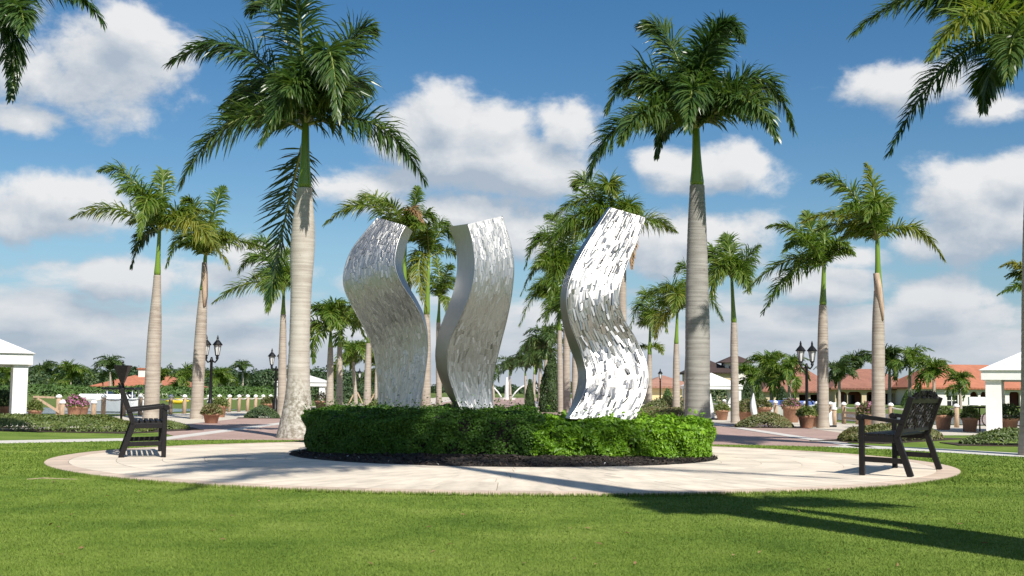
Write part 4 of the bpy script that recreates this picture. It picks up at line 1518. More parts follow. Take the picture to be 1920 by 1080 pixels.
royal('royal palm half hidden behind the left sculpture', (757, 772), 46.5, (757, 540), (760, 450), [17, 17, 17, 17, 15, 12], [
    ((690, 385, 0), (612, 418, -0.2), {'tint': 0.5}),
    ((705, 372, 0.8), (672, 385, 1.3), {'tint': 0.55}),
    ((738, 390, -0.6), (700, 380, -1.2), {'tint': 0.5}),
    ((778, 385, 0.4), (782, 352, 0.6), {'tint': 0.3}),
    ((800, 400, 0.2), (822, 440, 0.2), {'tint': 0.4}),
    ((735, 420, 0.8), (680, 480, 1.2), {'tint': 0.4}),
    ((770, 395, -0.2), (795, 420, -0.9), {'leaf': 'frond_dry', 'tint': 0.5, 'L': 0.45, 'label': 'dry orange brown frond'}),
], n=75, rings=36, extra=4)
royal('royal palm with yellow crownshaft between the left and middle sculptures', (798, 770), 48.0, (800, 590), (804, 480), [20, 18, 18, 18, 17, 15, 12], [
    ((835, 430, 0.2), (866, 490, 0.2), {'tint': 0.3}),
    ((820, 420, 0.6), (850, 430, 1.0), {'tint': 0.35}),
    ((785, 500, -0.9), (802, 590, -1.2), {'tint': 0.75, 'L': 0.7}),
    ((775, 480, -0.4), (768, 560, -0.6), {'tint': 0.5}),
    ((800, 430, -0.7), (790, 425, -1.4), {'tint': 0.4}),
    ((850, 470, 0.5), (880, 505, 0.8), {'tint': 0.5}),
], n=70, rings=34, extra=4)
royal('slim royal palm low behind the middle sculpture', (823, 768), 62.0, (822, 605), (824, 560), [12, 11, 11, 10, 8], [
    ((842, 520, 0.3), (862, 555, 0.4), {'tint': 0.45}), ((805, 520, -0.2), (790, 560, -0.3), {'tint': 0.4}), ((822, 505, 0.3), (815, 485, 0.7), {'tint': 0.5}),
    ((838, 510, -0.5), (850, 500, -0.9), {'tint': 0.4}), ((835, 560, -0.7), (842, 600, -1.1), {'tint': 0.55})], n=60, rings=30, extra=4)
royal('full crowned royal palm directly behind the right sculpture', (1166, 775), 45.0, (1167, 500), (1162, 425), [18, 17, 17, 16, 14], [
    ((1105, 372, 0.2), (1035, 412, 0.2), {'tint': 0.45}),
    ((1105, 345, 0.6), (1080, 350, 1.0), {'tint': 0.4}),
    ((1140, 350, -0.3), (1155, 365, -0.8), {'tint': 0.55}),
    ((1075, 430, -0.4), (990, 465, -0.6), {'tint': 0.35}),
    ((1215, 412, 0.4), (1264, 432, 0.6), {'tint': 0.5}),
    ((1180, 440, -0.3), (1185, 500, -0.5), {'tint': 0.7, 'leaf': 'frond_dry', 'L': 0.5, 'label': 'brown dry frond'}),
    ((1090, 400, -0.8), (1040, 450, -1.4), {'tint': 0.3}),
], n=90, rings=36, extra=5, L=0.85)
royal('dense royal palm left of the right sculpture, trunk hidden by the cypress', (1063, 772), 52.0, (1062, 600), (1058, 520), [14, 14, 14, 13, 11], [
    ((1020, 440, 0.2), (985, 500, 0.2), {'tint': 0.3}), ((1030, 470, -0.5), (978, 550, -0.8), {'tint': 0.35}), ((1050, 430, 0.4), (1025, 405, 0.8), {'tint': 0.4}),
    ((1090, 440, 0.3), (1120, 480, 0.5), {'tint': 0.3}), ((1070, 430, -0.5), (1075, 425, -1.1), {'tint': 0.45}), ((1045, 500, -0.9), (1030, 570, -1.5), {'tint': 0.35})], n=85, rings=30, extra=7, L=0.8)
royal('royal palm with pale trunk, second left of the right sculpture', (1051, 768), 62.0, (1049, 620), (1047, 570), [11, 11, 11, 10, 8], [
    ((1010, 545, 0), (975, 610, 0), {'tint': 0.4}), ((1025, 525, -0.4), (988, 560, -0.7), {'tint': 0.45}), ((1045, 510, 0.5), (1030, 490, 1.0), {'tint': 0.4}),
    ((1072, 530, 0.2), (1090, 580, 0.3), {'tint': 0.35}), ((1035, 560, -0.7), (1020, 620, -1.1), {'tint': 0.3})], n=70, rings=28, extra=6, L=0.8)
royal('royal palm with ringed trunk close to the right sculpture edge', (1078, 772), 56.0, (1078, 660), (1075, 600), [12, 12, 12, 11, 9], [
    ((1050, 570, 0.2), (1010, 600, 0.2), {'tint': 0.3}), ((1060, 560, -0.4), (1040, 640, -0.7), {'tint': 0.3}), ((1085, 540, 0.3), (1100, 560, 0.6), {'tint': 0.35})], n=70, rings=24, extra=6, L=0.75)
royal('slender royal palm with a low ring of fronds, right of the right sculpture', (1217, 770), 66.0, (1218, 665), (1219, 612), [12, 11, 10, 10, 8], [
    ((1200, 570, 0.2), (1180, 625, 0.2), {'tint': 0.35}), ((1235, 560, -0.3), (1250, 620, -0.5), {'tint': 0.4}), ((1215, 560, 0.5), (1205, 548, 1.0), {'tint': 0.4}),
    ((1200, 650, -0.2), (1190, 665, -0.4), {'tint': 0.6, 'start': (1219, 652, 0), 'L': 0.5}), ((1234, 648, -0.2), (1242, 662, -0.4), {'tint': 0.6, 'start': (1219, 652, 0), 'L': 0.5}),
    ((1225, 590, -0.9), (1225, 630, -1.5), {'tint': 0.5})], n=60, rings=28, extra=6, L=0.8)
royal('royal palm with long crownshaft left of the shaded grey trunk', (1268, 774), 56.0, (1268, 645), (1270, 585), [15, 14, 13, 12, 9], [
    ((1240, 545, 0.2), (1205, 562, 0.2), {'tint': 0.4}), ((1262, 540, -0.5), (1240, 545, -1.0), {'tint': 0.5}), ((1285, 540, 0.3), (1300, 560, 0.6), {'tint': 0.4}),
    ((1245, 590, -0.4), (1230, 632, -0.6), {'tint': 0.95, 'label': 'yellowing frond'}), ((1300, 560, -0.4), (1318, 610, -0.6), {'tint': 0.4}),
    ((1270, 550, -0.9), (1262, 590, -1.6), {'tint': 0.55})], n=65, rings=30, extra=4, L=0.8)
royal('thin royal palm hidden behind the shaded grey trunk, fronds showing on both sides', (1286, 778), 60.0, (1291, 620), (1302, 555), [11, 11, 10, 9, 8], [
    ((1330, 560, 0), (1355, 600, 0), {'tint': 0.35}), ((1285, 500, 0.2), (1265, 518, 0.2), {'tint': 0.3}), ((1325, 520, 0.3), (1345, 580, 0.4), {'tint': 0.3})], n=60, rings=26, extra=2, L=0.7)
royal('royal palm with v-shaped crown right of the shaded grey trunk', (1378, 785), 45.0, (1376, 605), (1372, 520), [16, 16, 15, 15, 14, 11], [
    ((1395, 490, 0.0), (1421, 462, 0.0), {'tint': 0.35}),
    ((1350, 490, 0.2), (1325, 520, 0.2), {'tint': 0.4}),
    ((1368, 470, 0.3), (1362, 443, 0.5), {'tint': 0.35}),
    ((1350, 500, -0.7), (1335, 555, -1.1), {'tint': 0.45}),
    ((1390, 510, -0.6), (1405, 545, -0.9), {'tint': 0.4}),
    ((1340, 470, 0.5), (1330, 485, 0.9), {'tint': 0.35}),
], n=75, rings=38, extra=3, L=0.72)
royal('royal palm with all its fronds blown to the left, right of centre', (1543, 797), 39.0, (1543, 572), (1545, 498), [25, 22, 21, 21, 20, 18, 14], [
    ((1478, 488, 0), (1400, 545, 0), {'tint': 0.5}),
    ((1485, 510, -0.6), (1432, 585, -0.9), {'tint': 0.28}),
    ((1495, 435, 0.2), (1440, 425, 0.3), {'tint': 0.45}),
    ((1520, 430, 0.6), (1512, 398, 1.0), {'tint': 0.45, 'leaf': 'frond_mid'}),
    ((1510, 450, -0.9), (1470, 470, -1.6), {'tint': 0.4}),
    ((1545, 440, 0.4), (1540, 415, 0.9), {'tint': 0.4}),
    ((1520, 480, 0.9), (1475, 520, 1.5), {'tint': 0.35}),
], n=85, rings=42, extra=3, tint=0.42, wind=(-0.11, 0, 0))
royal('tall royal palm with hanging dry sheath and one frond arching right', (1647, 806), 35.5, (1647, 545), (1645, 452), [28, 25, 24, 24, 24, 23, 21, 16], [
    ((1590, 402, 0), (1508, 415, -0.2), {'tint': 0.68}),
    ((1588, 352, 0.3), (1528, 338, 0.4), {'tint': 0.45}),
    ((1640, 370, 0.2), (1626, 310, 0.4), {'tint': 0.6}),
    ((1712, 428, -0.2), (1770, 488, -0.4), {'tint': 0.7}),
    ((1615, 390, -0.9), (1570, 400, -1.6), {'tint': 0.35}),
    ((1655, 380, 0.6), (1668, 400, 1.2), {'tint': 0.4}),
    ((1625, 400, 1.0), (1590, 440, 1.7), {'tint': 0.3}),
    ((1640, 380, -0.9), (1625, 410, -1.8), {'tint': 0.45}),
], n=90, rings=44, extra=3, sheath=((1645, 512), (1655, 600)), wind=(-0.10, 0, 0))
royal('royal palm beyond the right edge with one yellow frond in view', (1948, 800), 44.0, (1948, 620), (1946, 545), [22, 20, 20, 18, 14], [
    ((1915, 500, 0), (1876, 500, 0), {'tint': 1.0, 'label': 'yellow frond'}), ((1915, 535, -0.3), (1872, 552, -0.4), {'tint': 0.4}), ((1985, 500, 0), (2020, 540, 0), {}),
    ((1950, 480, 0.3), (1960, 440, 0.6), {})], n=70, rings=36, extra=3)

# palms that stand beside the photographer and throw the long shadows on lawn and terrace
def shadow_palm(label, x, y, h, lean, fl, nf, seed):
    r2 = np.random.default_rng(seed)
    root = thing('royal_palm', label, 'palm tree', (x, y, 0), 0, 'royal palms beside the lawn')
    g = np.array([lean, 0, h - 1.7])
    c = np.array([lean, 0, h])
    mobj('trunk', trunk_mesh([(0, 0, -0.05), (lean * 0.3, 0, h * 0.3), (lean * 0.7, 0, h * 0.6), g], [0.40, 0.30, 0.27, 0.28, 0.30, 0.26, 0.17], M['trunk_near'], 50, 18), root)
    mobj('crownshaft', lathe_path([g, g * 0.5 + c * 0.5, c], [0.16, 0.13, 0.07], 10, M['shaft'], 'crownshaft'), root)
    for i in range(nf):
        a = i * 2.399 + r2.uniform(-0.2, 0.2) if i % 4 == 0 else math.pi + r2.uniform(-1.15, 1.0)    # the wind sweeps them to the left
        e = r2.uniform(-0.25, 1.0)
        hd = np.array([math.cos(a), math.sin(a), 0])
        pm = c + hd * fl * 0.5 * math.cos(e) + np.array([0, 0, fl * 0.5 * math.sin(e)])
        p2 = c + hd * fl * 0.95 * math.cos(e * 0.7) + np.array([0, 0, fl * (0.5 * math.sin(e) - 0.35)])
        mobj('frond', frond_mesh('frond', c, pm, p2, 110, 0.72, 0.28, 0.045, WIND, [M['frond_dark'], M['rachis']], 0.4, 0.045), root)


shadow_palm('tall royal palm right of the photographer whose shadow crosses the lawn', 5.2, 4.0, 13.2, 0.0, 4.4, 26, 3)
shadow_palm('short royal palm right of the photographer shading the lawn edge', 5.1, 4.3, 7.2, 0.6, 1.3, 9, 5)


# ------------------------------------------------------------------ distant palms
G_AV = 'small palms far down the avenue'
far_palms = [
    ('royal_palm', 'bushy small royal palm, left one of the pair beside the far white pavilion', (618, 770), 64, (620, 622), 12, 2.6, 16, 'frond_mid', True),
    ('royal_palm', 'small royal palm with orange sheath, right one of the pair beside the far white pavilion', (636, 769), 66, (637, 622), 11, 2.3, 14, 'frond_mid', True),
    ('royal_palm', 'royal palm trunk rising left of the left sculpture foot', (688, 768), 62, (692, 612), 12, 2.2, 7, 'frond_mid', True),
    ('coconut_palm', 'young coconut palm held by two wooden props, left of the left sculpture', (667, 766), 74, (662, 678), 7, 2.3, 15, 'frond_mid', False),
    ('coconut_palm', 'young propped palm half hidden by the left sculpture foot', (705, 766), 76, (706, 690), 7, 2.2, 11, 'frond_mid', False),
    ('royal_palm', 'dark royal palm silhouette alone by the far fountain', (957, 748), 170, (955, 693), 4, 3.2, 13, 'frond_far', True),
    ('royal_palm', 'dark royal palm silhouette beside the middle sculpture edge', (926, 748), 150, (922, 698), 4, 2.8, 11, 'frond_far', True),
    ('royal_palm', 'far royal palm, first left of the small cypress', (986, 750), 130, (985, 692), 5, 2.8, 14, 'frond_far', True),
    ('royal_palm', 'far royal palm above the small cypress', (1001, 752), 110, (1002, 688), 5, 2.7, 14, 'frond_far', True),
    ('royal_palm', 'far royal palm, right of the small cypress', (1012, 753), 95, (1013, 672), 6, 2.6, 14, 'frond_far', True),
    ('royal_palm', 'full royal palm right behind the large cypress', (1022, 756), 84, (1024, 652), 7, 2.6, 16, 'frond_far', True),
    ('coconut_palm', 'wind-blown coconut palm nearest the right white pavilion', (1447, 762), 125, (1444, 708), 6, 4.0, 15, 'frond_mid', False),
    ('coconut_palm', 'wind-blown coconut palm in front of the red roofed house', (1480, 762), 122, (1480, 706), 6, 3.5, 14, 'frond_mid', False),
    ('coconut_palm', 'grey green coconut palm between house and lamp', (1573, 762), 120, (1574, 715), 6, 3.2, 15, 'frond_far', False),
    ('coconut_palm', 'dark spreading palm standing behind the arcade roof', (1608, 750), 185, (1608, 690), 7, 4.4, 15, 'frond_far', False),
    ('coconut_palm', 'tall coconut palm just right of the palm with the dry sheath', (1668, 764), 125, (1668, 692), 6, 3.5, 13, 'frond_far', False),
    ('coconut_palm', 'coconut palm with upright blown crown above the arcade', (1706, 764), 122, (1706, 690), 6, 3.6, 13, 'frond_mid', False),
    ('coconut_palm', 'broad coconut palm in front of the orange roof', (1752, 764), 118, (1751, 712), 6, 3.2, 14, 'frond_mid', False),
    ('coconut_palm', 'small coconut palm in front of the white arcade', (1801, 764), 116, (1800, 722), 5, 2.2, 13, 'frond_mid', False),
    ('coconut_palm', 'low leafy palm behind the right white pavilion', (1412, 760), 140, (1410, 722), 6, 3.6, 14, 'frond_mid', False),
    ('royal_palm', 'small dark palm above the terracotta roof on the far left', (207, 735), 190, (207, 697), 4, 4.2, 12, 'frond_far', False),
    ('royal_palm', 'small palm poking out of the woods at far left', (83, 740), 240, (84, 702), 4, 4.4, 12, 'frond_far', False),
    ('royal_palm', 'yellowish palm in front of the far left woods', (133, 742), 210, (133, 716), 4, 5.2, 13, 'frond_mid', False),
    ('royal_palm', 'bushy palm right of the terracotta roofed house', (345, 742), 190, (348, 716), 4, 4.2, 13, 'frond_mid', False),
    ('royal_palm', 'palm tuft above the woods left of the second lamp', (455, 735), 240, (455, 698), 4, 4.0, 11, 'frond_far', False),
    ('royal_palm', 'low palm against the woods near the tall lamp', (413, 742), 190, (413, 720), 4, 4.0, 12, 'frond_mid', False),
    ('royal_palm', 'low palm in front of the terracotta roof', (300, 742), 190, (302, 718), 4, 3.2, 11, 'frond_mid', False),
    ('royal_palm', 'palm behind the left white pavilion', (18, 748), 190, (18, 722), 5, 4.6, 13, 'frond_mid', False),
]
for (nm, lb, bs, d, cr_, w, fl, nf, lf, shf) in far_palms:
    small_palm(nm, lb, bs, d, cr_, w, fl, nf, lf, shf, 'distant palms', brace='prop' in lb)


# ------------------------------------------------------------------ cypresses, woods, hedgerow
def cone_tree(label, px, d, toppy, halfpx):
    b = pt(px, 765, d)
    b[2] = 0
    h = pt(px, toppy, d)[2]
    r = halfpx * d / FPX
    root = thing('cypress', label, 'tree', tuple(b), 0, 'clipped cypresses')
    MB().tube([(0, 0, 0), (0, 0, h * 0.85)], [0.10, 0.03], 8).build('trunk', M['bark'], root)
    n = 9000
    v = rng.uniform(0, 1, n) ** 1.25
    a = rng.uniform(0, 2 * np.pi, n)
    prof = np.interp(v, [0, 0.12, 0.45, 0.8, 1], [0.85, 1, 0.86, 0.45, 0.03])
    rr = r * prof * (1 + 0.10 * np.sin(a * 5 + v * 9) + 0.07 * np.sin(a * 9 - v * 23)) - rng.exponential(0.05, n)
    P = np.stack([np.cos(a) * rr, np.sin(a) * rr, v * h], 1)
    nr = np.stack([np.cos(a), np.sin(a), np.full(n, 0.3)], 1) + rng.normal(0, 0.5, (n, 3))
    V, T, ti = leaves(P, np.array([0, 0, 1.0]) + rng.normal(0, 0.45, (n, 3)), nr, 0.17, 0.06, np.clip(rng.normal(0.45, 0.25, n), 0, 1))
    mobj('crown', np_mesh('crown', V, None, T, ti, [M['cypress']]), root)


cone_tree('large cone shaped cypress left of the right sculpture', 1034, 66, 664, 23)
cone_tree('small narrow cone shaped cypress by the far avenue', 993, 92, 712, 8.5)


def woods():
    """The far-off wood on the left: many crowns that read as one mass."""
    P, Nn, sz, ti = [], [], [], []
    spots = [(px, rng.uniform(250, 300)) for px in np.linspace(-260, 730, 130)] + [(px, rng.uniform(215, 240)) for px in np.linspace(-260, 420, 55)] + \
            [(px, rng.uniform(330, 420)) for px in np.linspace(700, 1210, 60)] + [(px, rng.uniform(330, 400)) for px in np.linspace(1200, 2200, 70)]
    for (px, d) in spots:
        front = d < 245
        h = rng.uniform(2.2, 3.6) if front else rng.uniform(4.2, 5.8) * (0.75 if d > 325 else 1) * (0.72 if 760 < px < 1010 else 1)
        if px > 1200: h *= 1.0
        r = rng.uniform(2.2, 4.0)
        x = gx(px, d)
        n = 620 if not front else 420
        dirs = rand_dirs(n)
        dirs[:, 2] = np.abs(dirs[:, 2]) * 1.1 - 0.25
        dirs = unit(dirs)
        cl = 1 + 0.22 * np.sin(dirs[:, 0] * 6 + px) * np.sin(dirs[:, 2] * 7 + px * 0.3)
        p = dirs * (np.array([r, r, h * 0.55]) * cl[:, None]) * rng.uniform(0.8, 1.05, (n, 1)) + np.array([x, d, h * 0.5])
        P.append(p)
        Nn.append(dirs + rng.normal(0, 0.5, (n, 3)))
        sz.append(rng.uniform(0.35, 0.75, n))
        ti.append(np.clip((0.62 if front else 0.40) + rng.normal(0, 0.10) + rng.normal(0, 0.16, n), 0, 1))
    P, Nn, sz, ti = map(np.concatenate, (P, Nn, sz, ti))
    V, T, tt = leaves(P, np.cross(Nn, rand_dirs(len(P))), Nn, sz, sz * 0.6, ti)
    o = mobj('woods', np_mesh('woods', V, None, T, tt, [M['woods']]))
    tag(o, 'dark green far-off wood along the horizon behind the lawns', 'woods', None, 'stuff')


woods()


def leaf_box(name, label, cat, line, w, h, n, ll, lw, leaf, tint=0.45, core=True, group=None, soil=False, flowers=None, z0=0.0, lump=0.25):
    """A long low hedge or shrub bed along a line."""
    P = [np.array(p, float) for p in line]
    c0 = P[0]
    root = thing(name, label, cat, (c0[0], c0[1], z0), 0, group)
    seg = [np.linalg.norm(P[i + 1] - P[i]) for i in range(len(P) - 1)]
    cum = np.concatenate([[0], np.cumsum(seg)])
    s = rng.uniform(0, cum[-1], n)
    xy = np.stack([np.interp(s, cum, [p[i] for p in P]) for i in (0, 1)], 1)
    tg = np.stack([np.interp(np.minimum(s + 0.05, cum[-1]), cum, [p[i] for p in P]) - np.interp(np.maximum(s - 0.05, 0), cum, [p[i] for p in P]) for i in (0, 1)], 1)
    tg = unit(tg)
    nr = np.stack([-tg[:, 1], tg[:, 0]], 1)
    o = rng.uniform(-1, 1, n)
    prof = np.sqrt(np.clip(1 - np.abs(o) ** 4, 0, 1))
    endf = np.clip(np.minimum(s, cum[-1] - s) / (w * 0.6 + 1e-6), 0.05, 1) ** 0.5
    lum = 1 + lump * np.sin(s * 2.9 / max(w, 0.4) + o * 3) * np.cos(s * 1.3 / max(w, 0.4) + o * 5 + 1)
    z = h * prof * endf * lum * (1 - rng.exponential(0.13, n)).clip(0.03, 1)
    pos = np.stack([xy[:, 0] + nr[:, 0] * o * w / 2 * endf - c0[0], xy[:, 1] + nr[:, 1] * o * w / 2 * endf - c0[1], z], 1)
    no = np.stack([nr[:, 0] * o, nr[:, 1] * o, np.full(n, 0.7)], 1) + rng.normal(0, 0.5, (n, 3))
    ti = np.clip(tint + rng.normal(0, 0.2, n) + 0.15 * np.sin(s * 1.1 + o * 2), 0, 1)
    V, T, tt = leaves(pos, np.cross(no, rand_dirs(n)) + np.array([0, 0, 0.4]), no, ll * rng.uniform(0.6, 1.3, n), lw, ti)
    mobj('foliage', np_mesh('foliage', V, None, T, tt, [M[leaf]]), root)['kind'] = 'stuff'
    if flowers:
        m = n // 8
        k = rng.integers(0, n, m)
        fp = pos[k] + np.array([0, 0, 0.03])
        V, T, tt = leaves(fp, rand_dirs(m), np.tile([0, -0.6, 0.8], (m, 1)), ll * 0.9, ll * 0.8, rng.uniform(0.55, 1, m))
        mobj('blossoms', np_mesh('blossoms', V, None, T, tt, [M[flowers]]), root)['kind'] = 'stuff'
    if soil:
        a, b = [], []
        for i, p in enumerate(P):
            t = unit(P[min(i + 1, len(P) - 1)] - P[max(i - 1, 0)])
            nn = np.array([-t[1], t[0]])
            e = 0.12 + w / 2
            q = p + (t * 0.25 if i == len(P) - 1 else (-t * 0.25 if i == 0 else 0))
            a.append(q + nn * e - c0)
            b.append(q - nn * e - c0)
        m = len(P)
        MB().add([(q[0], q[1], 0.015) for q in a] + [(q[0], q[1], 0.015) for q in b] + [(q[0], q[1], -0.05) for q in a] + [(q[0], q[1], -0.05) for q in b],
                 [(m + i, m + i + 1, i + 1, i) for i in range(m - 1)] + [(2 * m + i, 2 * m + i + 1, i + 1, i)[::-1] for i in range(m - 1)] + [(m + i, 3 * m + i, 3 * m + i + 1, m + i + 1) for i in range(m - 1)] +
                 [(0, m, 3 * m, 2 * m), (m - 1, 3 * m - 1, 4 * m - 1, 2 * m - 1)]).build('soil', M['soil'], root)
    return root


leaf_box('field_hedge', 'long bright green hedge along the far side of the left field', 'hedge', [(-95, 150), (-60, 148), (-20, 146)], 3.0, 1.2, 22000, 0.34, 0.2, 'field_hedge')
leaf_box('field_hedge', 'dark clipped hedge behind the white pavilion at the right', 'hedge', [(15, 105), (20.5, 106)], 2.0, 1.5, 3500, 0.22, 0.13, 'woods', 0.55)
leaf_box('field_hedge', 'dark clipped hedge beside the far left pavilion', 'hedge', [(-17, 92), (-9.5, 92)], 2.0, 1.25, 5000, 0.22, 0.13, 'woods', 0.55)
leaf_box('shrub_bed', 'low green shrub bed behind the left bench', 'planting bed', [(-15.5, 30.6), (-12.2, 29.9), (-9.6, 29.3), (-8.5, 29.0)], 2.3, 0.30, 16000, 0.09, 0.035, 'shrub', 0.5, soil=True)
leaf_box('shrub_bed', 'low green shrub bed at the left avenue corner', 'planting bed', [(-9.2, 31.0), (-8.2, 31.4)], 1.9, 0.30, 5000, 0.09, 0.035, 'shrub', 0.55, soil=True)
leaf_box('shrub_bed', 'flowering shrub bed at the right avenue corner in front of the blown palm', 'planting bed', [(7.5, 27.2), (8.9, 28.8), (10.3, 30.5)], 1.5, 0.32, 9000, 0.085, 0.035, 'red_shrub', 0.35, soil=True, flowers=None)
leaf_box('shrub_bed', 'long low green hedge bed behind the right bench', 'planting bed', [(9.7, 26.6), (12.0, 26.4), (17.0, 27.2)], 1.3, 0.31, 14000, 0.085, 0.035, 'shrub', 0.30, soil=True)
leaf_box('shrub_bed', 'pinkish shrub bed round the foot of the v-crowned palm', 'planting bed', [(7.1, 38.8), (8.1, 38.9), (8.9, 39.0)], 1.3, 0.42, 6000, 0.085, 0.035, 'red_shrub', 0.5, soil=True)
leaf_box('shrub_bed', 'shrub bed with reddish leaves behind the bright hedge', 'planting bed', [(4.0, 46), (7.2, 45.5)], 1.6, 0.45, 6000, 0.10, 0.04, 'red_shrub', 0.45, soil=True)
leaf_box('shrub_bed', 'green shrub bed in front of the yellow house', 'planting bed', [(6.3, 62), (10.5, 62)], 1.8, 0.75, 5000, 0.12, 0.05, 'red_shrub', 0.3, soil=True)
leaf_box('shrub_bed', 'low shrubs at the foot of the second lamp', 'planting bed', [(-9.6, 44.5), (-8.4, 44.7)], 1.0, 0.42, 3000, 0.12, 0.045, 'woods', 0.7, soil=True)
leaf_box('shrub_bed', 'low greenery beyond the terrace below the left sculpture', 'planting bed', [(-7.0, 58), (-4.2, 58)], 1.6, 0.7, 3500, 0.13, 0.05, 'shrub', 0.6, soil=True)
leaf_box('bush', 'round green bush against the yellow house', 'bush', [(gx(1240, 112), 112), (gx(1262, 112), 112)], 1.6, 2.0, 3000, 0.22, 0.12, 'field_hedge', 0.5)
leaf_box('bush', 'dark bush below the propped palms', 'bush', [(gx(640, 110), 110), (gx(705, 110), 110)], 2.0, 2.2, 5000, 0.24, 0.12, 'woods', 0.5)
leaf_box('bush', 'dark bush under the coconut palms near the red house', 'bush', [(gx(1455, 128), 128), (gx(1478, 128), 128)], 2.0, 2.6, 4000, 0.24, 0.12, 'woods', 0.5)
leaf_box('bush', 'green bush inside the arcade opening behind the right bench', 'bush', [(gx(1690, 128), 128), (gx(1718, 128), 128)], 1.6, 2.0, 3000, 0.22, 0.12, 'field_hedge', 0.5)
leaf_box('bush', 'leafy tree mass behind the right white pavilion', 'bush', [(gx(1385, 160), 160), (gx(1432, 160), 160)], 4.0, 4.0, 6000, 0.34, 0.18, 'woods', 0.8)


# ------------------------------------------------------------------ pavilions
def pavilion(label, c, half, eave, peak, colw, d2=None, rz=0.0):
    root = thing('pavilion', label, 'pavilion', (c[0], c[1], 0), rz, 'white pavilions')
    Wt = M['white']
    h2 = d2 or half
    e = 0.16
    b = 0.30 * (eave / 2.0)
    MB().add([(-half - e, -h2 - e, eave), (half + e, -h2 - e, eave), (half + e, h2 + e, eave), (-half - e, h2 + e, eave), (0, 0, peak)], [(0, 1, 4), (1, 2, 4), (2, 3, 4), (3, 0, 4), (3, 2, 1, 0)]).build('roof', Wt, root)
    for s in (-1, 1):
        MB().box((0, s * (h2 + 0.04), eave - b / 2 - 0.003), (2 * half + 0.2, 0.12, b)).build('eave_band', Wt, root)
        MB().box((s * (half + 0.04), 0, eave - b / 2 - 0.003), (0.12, 2 * h2 - 0.05, b)).build('eave_band', Wt, root)
        for s2 in (-1, 1):
            MB().box((s * (half - colw / 2), s2 * (h2 - colw / 2), (eave - b) / 2), (colw, colw, eave - b - 0.002)).build('column', Wt, root, bevel=0.01)


ez = float(pt(60, 663, 32)[2])
cs, sn = math.cos(0.40), math.sin(0.40)
pavilion('white pavilion cut by the left picture edge', (gx(50, 32) - 2.2 * cs - 2.2 * sn, 32 - 2.2 * sn + 2.2 * cs), 2.2, ez, float(pt(0, 645, 33.5)[2]) + 0.75, 0.36, None, 0.40)
ez = float(pt(1838, 694, 34.8)[2])
pavilion('white pavilion cut by the right picture edge', (gx(1848, 34.8) + 2.2 * cs + 2.2 * sn, 34.8 - 2.2 * sn + 2.2 * cs), 2.2, ez, ez + 1.15, 0.42, None, -0.40)
ez = float(pt(512, 716, 72)[2])
pavilion('small white pavilion far behind the tall left palm', ((gx(514, 72) + gx(611, 72)) / 2, 73.5), (gx(611, 72) - gx(514, 72)) / 2 - 0.1, ez, float(pt(565, 701, 73.5)[2]), 0.33)
ez = float(pt(1393, 724, 98)[2])
pavilion('white pavilion with tent roof in front of the dark roofed villa', ((gx(1290, 98) + gx(1392, 98)) / 2, 100), (gx(1392, 98) - gx(1290, 98)) / 2 - 0.1, ez, float(pt(1341, 699, 100)[2]), 0.4)


# ------------------------------------------------------------------ houses
def hip_roof(root, x0, x1, y0, y1, ze, zr, m, over=0.6, ridge=None, name='roof'):
    x0, x1, y0, y1 = x0 - over, x1 + over, y0 - over, y1 + over
    ym = (y0 + y1) / 2
    r = ridge if ridge is not None else min((x1 - x0) / 2 - 0.1, (y1 - y0) / 2)
    a, b = x0 + r, x1 - r
    MB().add([(x0, y0, ze), (x1, y0, ze), (x1, y1, ze), (x0, y1, ze), (a, ym, zr), (b, ym, zr), (x0, y0, ze - 0.22), (x1, y0, ze - 0.22), (x1, y1, ze - 0.22), (x0, y1, ze - 0.22)],
             [(0, 1, 5, 4), (1, 2, 5), (2, 3, 4, 5), (3, 0, 4), (6, 7, 1, 0), (7, 8, 2, 1), (8, 9, 3, 2), (9, 6, 0, 3), (9, 8, 7, 6)]).build(name, m, root)


def arcade(root, xs, y0, z1, ops, m, depth=0.45, name='arcade_wall'):
    """Front wall from xs[0] to xs[1] with openings (centre, width, spring height, arched)."""
    mb = MB()
    x = xs[0]
    z1 = z1 - 0.01

    def slab(a, b, za, zb):
        if b - a > 1e-3:
            mb.box(((a + b) / 2, y0 + depth / 2, (za + zb) / 2), (b - a, depth, zb - za))
    for (c, w, sp, arch) in sorted(ops):
        slab(x, c - w / 2, 0, z1)
        k = 10
        if arch:
            rise = arch
            A = [(c - w / 2 * math.cos(math.pi * i / k), sp + rise * math.sin(math.pi * i / k)) for i in range(k + 1)]
        else:
            A = [(c - w / 2, sp), (c + w / 2, sp)]
        n = len(A)
        vs = [(p[0], y0, p[1]) for p in A] + [(p[0], y0, z1) for p in A] + [(p[0], y0 + depth, p[1]) for p in A]
        fs = [(i, i + 1, n + i + 1, n + i) for i in range(n - 1)] + [(i + 1, i, 2 * n + i, 2 * n + i + 1) for i in range(n - 1)]
        mb.add(vs, fs)
        x = c + w / 2
    slab(x, xs[1], 0, z1)
    return mb.build(name, m, root)


